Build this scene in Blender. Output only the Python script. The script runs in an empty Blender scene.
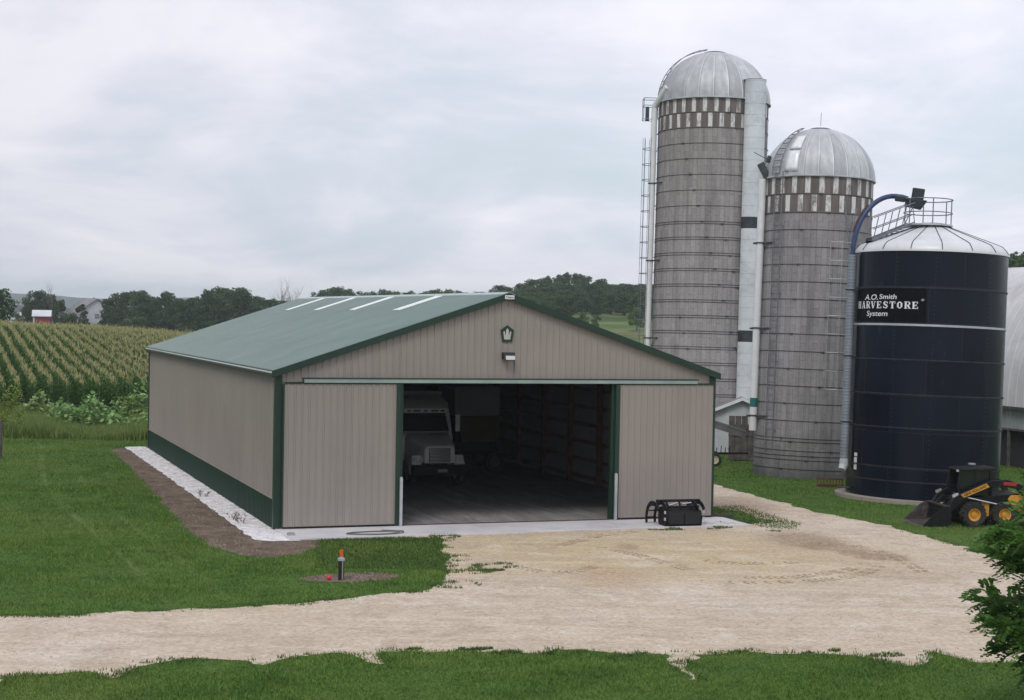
import bpy, math, random
import numpy as np
from math import sin, cos, pi, radians, sqrt, atan2, floor
from mathutils import Vector, Matrix, noise as mnoise

random.seed(7); rng = np.random.default_rng(11)
scene = bpy.context.scene
COL = scene.collection

# ------------------------------------------------------------------ camera model
FPX, PIT, ROLL, YAW = 1610.0, .020265, .018243, .346737
CAM = np.array([-10.1975, -49.8408, 6.809])
F_ = np.array([sin(YAW)*cos(PIT), cos(YAW)*cos(PIT), -sin(PIT)])
R_ = np.array([cos(YAW), -sin(YAW), 0]); U_ = np.cross(R_, F_)
R2 = cos(ROLL)*R_ + sin(ROLL)*U_; U2 = -sin(ROLL)*R_ + cos(ROLL)*U_
def ray(x, y): return F_ + R2*(x-512)/FPX + U2*(350-y)/FPX
def G(x, y, z=0.0):
    d = ray(x, y); return CAM + d*(z-CAM[2])/d[2]
def D(x, y, dep): return CAM + ray(x, y)*dep
def topx(P):                       # world (n,3) -> pixel x, y, depth
    d = P - CAM; w = d@F_
    return 512+FPX*(d@R2)/w, 350-FPX*(d@U2)/w, w
cd = bpy.data.cameras.new('camera'); cam = bpy.data.objects.new('camera', cd); COL.objects.link(cam)
cd.sensor_width = 36; cd.lens = FPX*36/1024; cd.clip_start = .5; cd.clip_end = 20000
M = Matrix((R2, U2, -F_)).transposed().to_4x4(); M.translation = Vector(CAM); cam.matrix_world = M
scene.camera = cam

# ------------------------------------------------------------------ object helpers
def tag(o, label=None, cat=None, group=None, kind=None):
    if label: o['label'] = label
    if cat: o['category'] = cat
    if group: o['group'] = group
    if kind: o['kind'] = kind
    return o
def thing(name, label, cat, loc=(0, 0, 0), rz=0, group=None):
    o = bpy.data.objects.new(name, None); COL.objects.link(o)
    o.empty_display_size = .3
    o.location = loc; o.rotation_euler = (0, 0, rz)
    return tag(o, label, cat, group)
def link(name, me, parent=None):
    o = bpy.data.objects.new(name, me); COL.objects.link(o)
    if parent is not None: o.parent = parent
    return o
class MB:
    def __init__(s, org=(0, 0, 0)):
        s.v = []; s.f = []; s.mi = []; s.uv = []; s.o = Vector(org); s.m = 0; s.X = None
    def _a(s, vs, fs, uvs=None):
        b = len(s.v)
        for p in vs:
            p = Vector(p)
            if s.X is not None: p = s.X @ p
            s.v.append(p - s.o)
        for k, f in enumerate(fs):
            s.f.append([b+i for i in f]); s.mi.append(s.m)
            s.uv.append(uvs[k] if uvs else [(0, 0)]*len(f))
    def box(s, x0, x1, y0, y1, z0, z1):
        s._a([(x0,y0,z0),(x1,y0,z0),(x1,y1,z0),(x0,y1,z0),(x0,y0,z1),(x1,y0,z1),(x1,y1,z1),(x0,y1,z1)],
             [(3,2,1,0),(4,5,6,7),(0,1,5,4),(1,2,6,5),(2,3,7,6),(3,0,4,7)])
    def hexa(s, bot, top):            # 4 bottom points ccw, 4 top points
        s._a(list(bot)+list(top), [(3,2,1,0),(4,5,6,7),(0,1,5,4),(1,2,6,5),(2,3,7,6),(3,0,4,7)])
    def beam(s, p, q, w, h, up=(0, 0, 1)):
        p = Vector(p); q = Vector(q); d = (q-p).normalized(); u = Vector(up)
        sd = d.cross(u)
        if sd.length < 1e-4: sd = d.cross(Vector((1, 0, 0)))
        sd.normalize(); u = sd.cross(d).normalized(); a = sd*w/2; b = u*h/2
        s._a([p-a-b, p+a-b, p+a+b, p-a+b, q-a-b, q+a-b, q+a+b, q-a+b],
             [(0,1,2,3),(7,6,5,4),(0,4,5,1),(1,5,6,2),(2,6,7,3),(3,7,4,0)])
    def tube(s, pts, r, n=8, closed=False, cap=True):
        pts = [Vector(p) for p in pts]; N = len(pts)
        rs = r if isinstance(r, (list, tuple)) else [r]*N
        vs = []; ref = None
        for i, p in enumerate(pts):
            if closed: t = pts[(i+1) % N]-pts[i-1]
            else: t = pts[min(i+1, N-1)]-pts[max(i-1, 0)]
            t.normalize()
            if ref is None:
                ref = t.orthogonal().normalized()
                if closed and abs(t.z) < .9: ref = Vector((0, 0, 1))
            a = (ref - t*ref.dot(t))
            a = a.normalized() if a.length > 1e-5 else t.orthogonal().normalized()
            ref = a; b = t.cross(a)
            for k in range(n):
                an = 2*pi*k/n; vs.append(p + (a*cos(an)+b*sin(an))*rs[i])
        fs = []
        for i in range(N if closed else N-1):
            j = (i+1) % N
            for k in range(n):
                l = (k+1) % n; fs.append((i*n+k, i*n+l, j*n+l, j*n+k))
        if cap and not closed: fs += [tuple(range(n))[::-1], tuple((N-1)*n+k for k in range(n))]
        s._a(vs, fs)
    def lathe(s, prof, n=48, c=(0, 0), a0=0, a1=2*pi, axis='z', mod=None, us=1.0, vs_=1.0):
        full = abs(a1-a0-2*pi) < 1e-6; cnt = n if full else n+1
        vs = []
        for (r, z) in prof:
            for k in range(cnt):
                a = a0+(a1-a0)*k/n; rr = r*(mod(k, r, z) if mod else 1)
                if axis == 'z': vs.append((c[0]+rr*cos(a), c[1]+rr*sin(a), z))
                else: vs.append((c[0]+rr*cos(a), z, c[1]+rr*sin(a)))
        fs = []; uv = []; acc = 0
        for i in range(len(prof)-1):
            dz = sqrt((prof[i+1][0]-prof[i][0])**2+(prof[i+1][1]-prof[i][1])**2)
            for k in range(n):
                l = (k+1) % cnt
                f = (i*cnt+k, i*cnt+l, (i+1)*cnt+l, (i+1)*cnt+k)
                u0 = k/n*us; u1 = (k+1)/n*us
                q = [(u0, acc*vs_), (u1, acc*vs_), (u1, (acc+dz)*vs_), (u0, (acc+dz)*vs_)]
                if axis != 'z': f = f[::-1]; q = q[::-1]
                fs.append(f); uv.append(q)
            acc += dz
        s._a(vs, fs, uv)
    def disc(s, c, r, z, n=32, axis='z', up=True):
        if axis == 'z': vs = [(c[0]+r*cos(2*pi*k/n), c[1]+r*sin(2*pi*k/n), z) for k in range(n)]
        else: vs = [(c[0]+r*cos(2*pi*k/n), z, c[1]+r*sin(2*pi*k/n)) for k in range(n)]
        s._a(vs, [tuple(range(n)) if up else tuple(range(n))[::-1]])
    def prism(s, poly, axis, a, b):
        n = len(poly)
        def P(p, t):
            return {'y': (p[0], t, p[1]), 'x': (t, p[0], p[1]), 'z': (p[0], p[1], t)}[axis]
        vs = [P(p, a) for p in poly]+[P(p, b) for p in poly]
        fs = [tuple(range(n))[::-1], tuple(n+i for i in range(n))]
        fs += [(i, (i+1) % n, n+(i+1) % n, n+i) for i in range(n)]
        s._a(vs, fs)
    def quad(s, a, b, c, d): s._a([a, b, c, d], [(0, 1, 2, 3)])
    def build(s, name, mats, parent=None, smooth=False, bevel=0, solid=0, recalc=True):
        me = bpy.data.meshes.new(name)
        me.from_pydata([tuple(p) for p in s.v], [], s.f)
        if not isinstance(mats, (list, tuple)): mats = [mats]
        for m in mats: me.materials.append(m)
        if any(s.mi): me.polygons.foreach_set('material_index', s.mi)
        ul = me.uv_layers.new(name='UVMap'); fl = [c for f in s.uv for q in f for c in q]
        ul.data.foreach_set('uv', fl)
        me.update()
        if recalc:
            import bmesh
            bm = bmesh.new(); bm.from_mesh(me); bmesh.ops.recalc_face_normals(bm, faces=bm.faces); bm.to_mesh(me); bm.free()
        if smooth:
            me.polygons.foreach_set('use_smooth', [True]*len(me.polygons))
            try: me.set_sharp_from_angle(angle=radians(38))
            except Exception: pass
        o = link(name, me, parent)
        if solid:
            md = o.modifiers.new('thick', 'SOLIDIFY'); md.thickness = solid
        if bevel:
            md = o.modifiers.new('bev', 'BEVEL'); md.width = bevel; md.segments = 2; md.limit_method = 'ANGLE'
        return o
def bulk(name, V, Fq, mats, mi=None, parent=None, k=4):
    """large meshes from numpy: V (n,3), Fq (m,k)"""
    me = bpy.data.meshes.new(name)
    V = np.asarray(V, np.float32); Fq = np.asarray(Fq, np.int32); m = len(Fq)
    me.vertices.add(len(V)); me.vertices.foreach_set('co', V.ravel())
    me.loops.add(m*k); me.loops.foreach_set('vertex_index', Fq.ravel())
    me.polygons.add(m); me.polygons.foreach_set('loop_start', np.arange(0, m*k, k, dtype=np.int32))
    me.polygons.foreach_set('loop_total', np.full(m, k, np.int32))
    if not isinstance(mats, (list, tuple)): mats = [mats]
    for x in mats: me.materials.append(x)
    if mi is not None: me.polygons.foreach_set('material_index', np.asarray(mi, np.int32))
    me.update(calc_edges=True)
    return link(name, me, parent)

# ------------------------------------------------------------------ material helpers
class NT:
    def __init__(s, name):
        s.m = bpy.data.materials.new(name); s.m.use_nodes = True
        s.t = s.m.node_tree; s.t.nodes.clear()
        s.out = s.n('ShaderNodeOutputMaterial'); s.b = s.n('ShaderNodeBsdfPrincipled')
        s.l(s.b.outputs[0], s.out.inputs[0]); s.tc = s.n('ShaderNodeTexCoord')
    def n(s, ty, **kw):
        x = s.t.nodes.new(ty)
        for k, v in kw.items(): setattr(x, k, v)
        return x
    def l(s, a, b): s.t.links.new(a, b)
    def noise(s, vec, scale, detail=4, rough=.55, dist=0):
        x = s.n('ShaderNodeTexNoise'); x.inputs['Scale'].default_value = scale
        x.inputs['Detail'].default_value = detail; x.inputs['Roughness'].default_value = rough
        x.inputs['Distortion'].default_value = dist
        if vec is not None: s.l(vec, x.inputs['Vector'])
        return x.outputs['Fac']
    def mapv(s, vec, scale=(1, 1, 1), rot=(0, 0, 0), loc=(0, 0, 0)):
        x = s.n('ShaderNodeMapping'); x.inputs['Scale'].default_value = scale
        x.inputs['Rotation'].default_value = rot; x.inputs['Location'].default_value = loc
        s.l(vec, x.inputs[0]); return x.outputs[0]
    def ramp(s, fac, stops):
        x = s.n('ShaderNodeValToRGB'); e = x.color_ramp.elements
        while len(e) < len(stops): e.new(.5)
        for i, (p, c) in enumerate(stops):
            e[i].position = p; e[i].color = (*c, 1) if not isinstance(c, (int, float)) else (c, c, c, 1)
        s.l(fac, x.inputs[0]); return x.outputs[0]
    def mix(s, fac, a, b, mode='MIX'):
        x = s.n('ShaderNodeMix', data_type='RGBA', blend_type=mode)
        for i, v in ((0, fac), (6, a), (7, b)):
            if hasattr(v, 'is_linked'): s.l(v, x.inputs[i])
            elif i == 0: x.inputs[0].default_value = v
            else: x.inputs[i].default_value = (*v, 1) if isinstance(v, tuple) else (v, v, v, 1)
        return x.outputs[2]
    def math(s, op, a, b=None, c=None):
        x = s.n('ShaderNodeMath', operation=op)
        for i, v in enumerate((a, b, c)):
            if v is None: continue
            if hasattr(v, 'is_linked'): s.l(v, x.inputs[i])
            else: x.inputs[i].default_value = v
        return x.outputs[0]
    def bump(s, h, strength=.3, dist=.02):
        x = s.n('ShaderNodeBump'); x.inputs['Strength'].default_value = strength
        x.inputs['Distance'].default_value = dist; s.l(h, x.inputs['Height'])
        s.l(x.outputs[0], s.b.inputs['Normal'])
    def base(s, c):
        if hasattr(c, 'is_linked'): s.l(c, s.b.inputs['Base Color'])
        else: s.b.inputs['Base Color'].default_value = (*c, 1)
    def set(s, rough=.6, metal=0, spec=.4):
        s.b.inputs['Roughness'].default_value = rough; s.b.inputs['Metallic'].default_value = metal
        s.b.inputs['Specular IOR Level'].default_value = spec
def simple(name, c, rough=.6, metal=0, var=.12, scale=3.0, dirt=None, bump=0, spec=.4, grain=30):
    t = NT(name); t.set(rough, metal, spec); v = t.tc.outputs['Object']
    f = t.noise(v, scale, 5, .6)
    lo = tuple(x*(1-var*1.6) for x in c); hi = tuple(min(1, x*(1+var)) for x in c)
    col = t.ramp(f, [(.3, lo), (.7, hi)])
    if dirt is not None:
        f2 = t.noise(v, scale*.6, 6, .7, .6); col = t.mix(t.ramp(f2, [(.5, 0.0), (.72, .8)]), col, dirt)
    t.base(col)
    r2 = t.noise(v, scale*2.2, 3); t.l(t.math('MULTIPLY_ADD', r2, .25, rough-.12), t.b.inputs['Roughness'])
    if bump: t.bump(t.noise(v, grain, 4, .7), bump, .01)
    return t.m
def foliage(name, c1, c2, trans=.25, rand=.35, scale=.25, patch=None):
    t = NT(name); t.set(.55, 0, .25)
    g = t.n('ShaderNodeNewGeometry'); oi = t.n('ShaderNodeObjectInfo')
    f = t.noise(t.tc.outputs['Object'], scale, 3, .6)
    isl = g.outputs['Random Per Island']
    fac = t.math('ADD', t.math('MULTIPLY', f, .6), t.math('MULTIPLY', isl, .4))
    col = t.ramp(fac, [(.25, c1), (.75, c2)])
    if patch:
        pn = t.noise(t.tc.outputs['Object'], .13, 5, .65, .6); col = t.mix(t.ramp(pn, [(.46, 0.0), (.66, .75)]), col, patch)
        pn2 = t.noise(t.tc.outputs['Object'], .9, 5, .7); col = t.mix(t.ramp(pn2, [(.35, .55), (.5, 0.0)]), col, (.035, .085, .014))
    hs = t.n('ShaderNodeHueSaturation'); t.l(col, hs.inputs['Color'])
    t.l(t.math('MULTIPLY_ADD', oi.outputs['Random'], rand, 1-rand/2), hs.inputs['Value'])
    t.l(t.math('MULTIPLY_ADD', oi.outputs['Random'], .04, .48), hs.inputs['Hue'])
    t.base(hs.outputs[0])
    tr = t.n('ShaderNodeBsdfTranslucent'); t.l(hs.outputs[0], tr.inputs[0])
    mx = t.n('ShaderNodeMixShader'); mx.inputs[0].default_value = trans
    t.l(t.b.outputs[0], mx.inputs[1]); t.l(tr.outputs[0], mx.inputs[2]); t.l(mx.outputs[0], t.out.inputs[0])
    return t.m

# ---- setting materials
def m_lawn():
    t = NT('lawn'); t.set(.85, 0, .15); v = t.tc.outputs['Object']
    a = t.noise(v, .12, 4, .6); b = t.noise(v, 1.6, 5, .65); c = t.noise(v, 18, 4, .7)
    col = t.ramp(b, [(.3, (.055, .115, .018)), (.7, (.10, .18, .035))])
    col = t.mix(t.ramp(a, [(.45, 0.0), (.75, .5)]), col, (.085, .135, .035))
    col = t.mix(t.ramp(c, [(.35, .5), (.65, 0.0)]), col, (.018, .045, .01))
    # faint mower wheel lines running beside the shed
    w = t.n('ShaderNodeSeparateXYZ'); t.l(v, w.inputs[0])
    wx = t.math('ADD', w.outputs[0], t.math('MULTIPLY', t.noise(v, .08, 2), 1.2))
    wx = t.math('ADD', w.outputs[0], t.math('MULTIPLY', t.math('SINE', t.math('MULTIPLY', w.outputs[1], .12)), .5)); m = t.math('SUBTRACT', 1.0, t.math('MULTIPLY', t.math('ABSOLUTE', t.math('ADD', wx, 5.4)), 5.0))
    m2 = t.math('SUBTRACT', 1.0, t.math('MULTIPLY', t.math('ABSOLUTE', t.math('ADD', wx, 4.0)), 5.0))
    mm = t.math('MAXIMUM', t.math('MAXIMUM', m, m2), 0.0)
    yw = t.ramp(t.noise(v, .15, 2), [(.35, .1), (.6, .6)])
    col = t.mix(t.math('MULTIPLY', mm, yw), col, (.16, .19, .07))
    t.base(col); t.bump(c, .6, .04); return t.m
def m_gravel():
    t = NT('limestone_gravel'); t.set(.92, 0, .15); v = t.tc.outputs['Object']
    rv = t.mapv(v, (1, 1, 1), (0, 0, YAW)); rs = t.mapv(rv, (.3, 1.5, 1))
    a = t.noise(v, .16, 5, .65, .4); st = t.noise(rs, 1.0, 7, .66, .5); g = t.noise(v, 7, 6, .78); pl = t.noise(v, .8, 7, .72, .6)
    col = t.ramp(a, [(.35, (.55, .45, .34)), (.62, (.60, .505, .41))])
    sp = t.n('ShaderNodeSeparateXYZ'); t.l(rv, sp.inputs[0])
    def blob(px, py, ru, rv_, lo=.5):
        c = G(px, py); cu = c[0]*cos(YAW)-c[1]*sin(YAW); cv = c[0]*sin(YAW)+c[1]*cos(YAW)
        x = t.math('DIVIDE', t.math('SUBTRACT', sp.outputs[0], cu), ru); y = t.math('DIVIDE', t.math('SUBTRACT', sp.outputs[1], cv), rv_)
        d = t.math('SQRT', t.math('ADD', t.math('MULTIPLY', x, x), t.math('MULTIPLY', y, y)))
        d = t.math('ADD', d, t.math('MULTIPLY_ADD', pl, 1.6, -.8))
        return t.ramp(d, [(lo, 1.0), (1.2, 0.0)])
    col = t.mix(t.math('MULTIPLY', blob(640, 552, 9.5, 6.0), .8), col, (.53, .415, .25))
    col = t.mix(t.ramp(st, [(.36, .4), (.52, 0.0)]), col, (.42, .345, .285))
    col = t.mix(t.ramp(st, [(.52, 0.0), (.68, .5)]), col, (.68, .60, .52))
    col = t.mix(t.ramp(pl, [(.50, 0.0), (.64, .6)]), col, (.41, .325, .24)); col = t.mix(t.ramp(t.noise(v, .45, 6, .7, .8), [(.54, 0.0), (.68, .5)]), col, (.70, .63, .55))
    gg = t.ramp(g, [(.35, 1.0), (.6, .45)])
    for bx in ((803, 540, 1.7, 2.6, .75), (876, 556, 1.1, 1.2, .85), (744, 508, 1.6, 4.5, .6), (835, 548, 1.3, 1.3, .6), (628, 547, .45, .8, .55), (612, 578, 1.3, 2.2, .4), (560, 512, 3, 2, .15), (905, 575, 2, 1.5, .3)):
        col = t.mix(t.math('MULTIPLY', t.math('MULTIPLY', blob(*bx[:4], .45), min(1, bx[4]*1.15)), gg), col, (.25, .17, .115) if bx[0] != 612 else (.40, .24, .13))
    vo = t.n('ShaderNodeTexVoronoi'); vo.inputs['Scale'].default_value = 14; t.l(v, vo.inputs['Vector'])
    vo2 = t.n('ShaderNodeSeparateColor'); t.l(vo.outputs['Color'], vo2.inputs[0])
    col = t.mix(.45, col, t.ramp(vo2.outputs[0], [(0, .66), (.5, 1.0), (1, 1.22)]), 'MULTIPLY')
    col = t.mix(.65, col, t.ramp(g, [(.3, .66), (.5, 1.0), (.7, 1.18)]), 'MULTIPLY')
    t.base(col)
    h = t.math('ADD', t.math('MULTIPLY', g, .5), t.math('MULTIPLY', st, .15)); h = t.math('ADD', h, t.math('MULTIPLY', pl, .7))
    t.bump(h, .7, .09); return t.m
def m_dirt():
    t = NT('bare_soil'); t.set(.95, 0, .1); v = t.tc.outputs['Object']
    a = t.noise(v, 1.1, 6, .7, .4); g = t.noise(v, 12, 5, .75)
    col = t.ramp(a, [(.3, (.10, .074, .058)), (.55, (.21, .16, .125)), (.75, (.34, .275, .225))])
    col = t.mix(.8, col, t.ramp(g, [(.3, .55), (.7, 1.25)]), 'MULTIPLY'); t.base(col); t.bump(t.math('ADD', a, g), 1.0, .08); return t.m
def m_stone():
    t = NT('white_crushed_stone'); t.set(.85, 0, .2); v = t.tc.outputs['Object']
    vo = t.n('ShaderNodeTexVoronoi'); vo.inputs['Scale'].default_value = 11; t.l(v, vo.inputs['Vector'])
    sp = t.n('ShaderNodeSeparateColor'); t.l(vo.outputs['Color'], sp.inputs[0])
    col = t.ramp(sp.outputs[0], [(0, (.42, .40, .42)), (.3, (.66, .64, .66)), (1, (.85, .83, .85))])
    col = t.mix(t.ramp(t.noise(v, .9, 6, .7), [(.55, 0.0), (.72, .6)]), col, (.38, .33, .3))
    t.base(col); t.bump(t.math('SUBTRACT', 1.0, vo.outputs['Distance']), .9, .05); return t.m
def m_concrete(name, c, rough=.8):
    t = NT(name); t.set(rough, 0, .3); v = t.tc.outputs['Object']
    a = t.noise(v, .7, 6, .65, .3); g = t.noise(v, 25, 4, .7)
    col = t.ramp(a, [(.3, tuple(x*.78 for x in c)), (.6, c), (.8, tuple(min(1, x*1.1) for x in c))])
    col = t.mix(.5, col, t.ramp(g, [(.3, .8), (.7, 1.1)]), 'MULTIPLY'); t.base(col); t.bump(g, .3, .01); return t.m
M_LAWN = m_lawn(); M_GRAVEL = m_gravel(); M_DIRT = m_dirt(); M_STONE = m_stone()
M_APRON = m_concrete('apron_concrete', (.60, .585, .60)); M_CONC = m_concrete('old_concrete', (.36, .31, .28))
def m_floor():
    t = NT('shed_floor'); t.set(.6, 0, .4); v = t.tc.outputs['Object']
    a = t.noise(t.mapv(v, (2.2, .35, 1), (0, 0, .25)), 1.0, 6, .7, .8); g = t.noise(v, 6, 5, .7)
    col = t.ramp(a, [(.3, (.16, .15, .145)), (.55, (.27, .26, .255)), (.72, (.42, .40, .39))])
    col = t.mix(.5, col, t.ramp(g, [(.3, .6), (.7, 1.2)]), 'MULTIPLY'); t.base(col); return t.m
M_FLOOR = m_floor()

# ---- object materials
TAUPE = (.30, .268, .245)
def m_steel(name, c, streak=.12, rough=.45):
    t = NT(name); t.set(rough, 0, .35); v = t.tc.outputs['Object']
    a = t.noise(t.mapv(v, (1.2, 1.2, .12)), 2.0, 5, .6); b = t.noise(v, .35, 4, .6)
    col = t.mix(streak, c, t.ramp(a, [(.3, tuple(x*.6 for x in c)), (.7, tuple(x*1.35 for x in c))]))
    col = t.mix(.5, col, t.ramp(b, [(.3, .86), (.7, 1.08)]), 'MULTIPLY')
    t.base(col); t.bump(t.noise(t.mapv(v, (1, 1, .5)), 1.2, 3), .12, .03); return t.m
M_TAUPE = m_steel('taupe_steel', TAUPE, .13); M_GREEN = m_steel('dark_green_trim', (.018, .043, .031), .2, .38)
def m_roof():
    t = NT('green_roof_steel'); t.set(.36, .0, .6); v = t.tc.outputs['Object']
    b = t.noise(v, .5, 5, .6); g = t.noise(t.mapv(v, (.35, 9, 1)), 1.2, 5, .75)
    col = t.ramp(b, [(.3, (.135, .20, .185)), (.7, (.17, .24, .225))])
    col = t.mix(.75, col, t.ramp(g, [(.3, .78), (.7, 1.18)]), 'MULTIPLY')
    t.base(col); t.bump(b, .15, .05); return t.m
M_ROOF = m_roof()
M_WHITE = simple('white_paint', (.74, .75, .77), .5, 0, .06, 2); M_SKYL = simple('skylight_plastic', (.82, .85, .86), .35, 0, .05, 4)
M_GALV = simple('galvanised_steel', (.50, .52, .55), .42, .35, .18, 1.5); M_TRACK = simple('track_steel', (.30, .38, .36), .4, .2, .1, 2)
M_BLACK = simple('black_paint', (.008, .008, .010), .5, 0, .2, 4, spec=.22); M_RUBBER = simple('tyre_rubber', (.022, .021, .02), .8, 0, .3, 6, dirt=(.09, .075, .06))
M_WOODI = simple('interior_timber', (.19, .075, .055), .8, 0, .25, 2); M_INNER = simple('shed_lining', (.30, .32, .34), .7, 0, .1, .8)
M_GLASSD = simple('dark_glass', (.012, .014, .017), .08, 0, .1, 2, spec=.8); M_CHROME = simple('chrome', (.6, .6, .62), .2, .9, .05, 2)
M_TRUCK = simple('truck_white', (.78, .78, .78), .35, 0, .06, 1.5); M_GREY = simple('mid_grey_paint', (.28, .29, .30), .5, 0, .1, 1)
M_OLIVE = simple('olive_paint', (.10, .09, .04), .6, 0, .15, 2); M_LAMP = simple('lamp_glass', (.6, .6, .62), .15, 0, .05, 5)
M_YEL = simple('loader_yellow', (.62, .30, .035), .5, 0, .12, 5, dirt=(.3, .18, .07)); M_BUCKET = simple('worn_bucket_steel', (.10, .085, .08), .5, .4, .35, 4, dirt=(.26, .22, .2))
M_RUST = simple('rusty_iron', (.15, .055, .035), .85, 0, .3, 5); M_WEATH = simple('weathered_board', (.12, .105, .10), .9, 0, .35, 3, bump=.4)
M_BARNW = simple('whitewashed_wall', (.50, .52, .56), .8, 0, .12, 1.0, dirt=(.33, .32, .32), bump=.2, grain=8)
M_BLUEP = simple('blue_hose', (.035, .065, .15), .45, 0, .2, 4); M_ORANGE = simple('orange_plastic', (.75, .10, .02), .5, 0, .1, 8)
M_REDP = simple('red_plastic', (.75, .03, .04), .4, 0, .1, 8); M_TEAL = simple('teal_band', (.02, .16, .16), .5, 0, .1, 5)
M_REDBARN = simple('red_barn_paint', (.25, .035, .03), .8, 0, .2, .8); M_FARWHITE = simple('far_white_metal', (.6, .62, .66), .6, 0, .1, .5)
M_ROOFGREY = simple('grey_shingle', (.27, .25, .27), .9, 0, .2, 1.0)
M_BARK = simple('bark', (.085, .07, .058), .9, 0, .3, 4, bump=.5); M_DEADW = simple('dead_wood', (.20, .175, .165), .9, 0, .2, 3)
M_HOSE = simple('dark_hose', (.12, .13, .11), .5, 0, .1, 5); M_PUTTY = simple('sign_ink', (.1, .1, .11), .6, 0, .1, 5)
M_HOOP = simple('hoop_iron', (.085, .08, .083), .7, .3, .3, 3)
M_LADDER = simple('ladder_steel', (.20, .21, .24), .5, .4, .2, 3)

# ------------------------------------------------------------------ world and sun
SUN_EL, SUN_AZ = radians(52), radians(218)      # azimuth clockwise from +Y : high, from the front left
w = bpy.data.worlds.new("World"); scene.world = w; w.use_nodes = True
nt = w.node_tree; nt.nodes.clear()
def wn(t, **k):
    x = nt.nodes.new(t)
    for a, b in k.items(): setattr(x, a, b)
    return x
wo = wn('ShaderNodeOutputWorld'); bg = wn('ShaderNodeBackground'); nt.links.new(bg.outputs[0], wo.inputs[0])
sky = wn('ShaderNodeTexSky', sky_type='NISHITA'); sky.sun_disc = False; sky.sun_elevation = SUN_EL; sky.sun_rotation = SUN_AZ
sky.air_density = 1.2; sky.dust_density = 3
tc = wn('ShaderNodeTexCoord'); sp = wn('ShaderNodeSeparateXYZ'); nt.links.new(tc.outputs['Generated'], sp.inputs[0])
def wm(op, a, b=None, c=None):
    x = wn('ShaderNodeMath', operation=op)
    for i, v in enumerate((a, b, c)):
        if v is None: continue
        if hasattr(v, 'is_linked'): nt.links.new(v, x.inputs[i])
        else: x.inputs[i].default_value = v
    return x.outputs[0]
zz = wm('MAXIMUM', wm('ADD', sp.outputs[2], .21), .03)
cx = wm('DIVIDE', sp.outputs[0], zz); cy = wm('DIVIDE', sp.outputs[1], zz)
cb = wn('ShaderNodeCombineXYZ'); nt.links.new(cx, cb.inputs[0]); nt.links.new(cy, cb.inputs[1])
def wnoise(scale, det, rough, dist, off):
    mp = wn('ShaderNodeMapping'); mp.inputs['Location'].default_value = off; mp.inputs['Scale'].default_value = (1, .8, 1); nt.links.new(cb.outputs[0], mp.inputs[0])
    x = wn('ShaderNodeTexNoise'); x.inputs['Scale'].default_value = scale; x.inputs['Detail'].default_value = det
    x.inputs['Roughness'].default_value = rough; x.inputs['Distortion'].default_value = dist
    nt.links.new(mp.outputs[0], x.inputs['Vector']); return x.outputs['Fac']
n1 = wnoise(1.1, 8, .55, .5, (3.1, 1.7, 0)); n2 = wnoise(2.0, 6, .6, .5, (9, 4, 2))
nn = wm('ADD', wm('MULTIPLY', n1, .72), wm('MULTIPLY', n2, .28))
rp = wn('ShaderNodeValToRGB'); e = rp.color_ramp.elements
stops = [(.39, (4.6, 5.2, 5.8)), (.455, (5.1, 5.5, 6.2)), (.52, (6.05, 6.1, 6.8)), (.59, (6.95, 6.85, 7.4))]
while len(e) < 4: e.new(.5)
for i, (p, c) in enumerate(stops): e[i].position = p; e[i].color = (c[0]/10, c[1]/10, c[2]/10, 1)
nt.links.new(nn, rp.inputs[0])
sc10 = wn('ShaderNodeVectorMath', operation='SCALE'); nt.links.new(rp.outputs[0], sc10.inputs[0])
# the cloud deck is thinner (brighter) toward the right, darker behind the far woods
side = wm('ADD', wm('MULTIPLY', sp.outputs[0], .30), 0.93); nt.links.new(wm('MULTIPLY', side, 12.6), sc10.inputs['Scale'])
mx = wn('ShaderNodeMix', data_type='RGBA'); mx.inputs[0].default_value = .93
nt.links.new(sky.outputs[0], mx.inputs[6]); nt.links.new(sc10.outputs[0], mx.inputs[7])
nt.links.new(mx.outputs[2], bg.inputs[0]); bg.inputs[1].default_value = .1
sd = bpy.data.lights.new('sun', 'SUN'); sd.energy = 1.3; sd.angle = radians(22); sd.color = (1, .96, .9)
so = bpy.data.objects.new('sun', sd); COL.objects.link(so)
sdir = Vector((sin(SUN_AZ)*cos(SUN_EL), cos(SUN_AZ)*cos(SUN_EL), sin(SUN_EL)))
so.rotation_euler = (-sdir).to_track_quat('-Z', 'Y').to_euler(); so.location = (0, 0, 60)
vs = scene.view_settings; vs.view_transform = 'Standard'; vs.look = 'None'; vs.gamma = 1; vs.use_curve_mapping = False; vs.exposure = .16
scene.cycles.use_denoising = True
scene.cycles.max_bounces = 6; scene.cycles.diffuse_bounces = 4; scene.cycles.volume_bounces = 1
scene.cycles.transparent_max_bounces = 4; scene.cycles.volume_step_rate = 4

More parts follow.
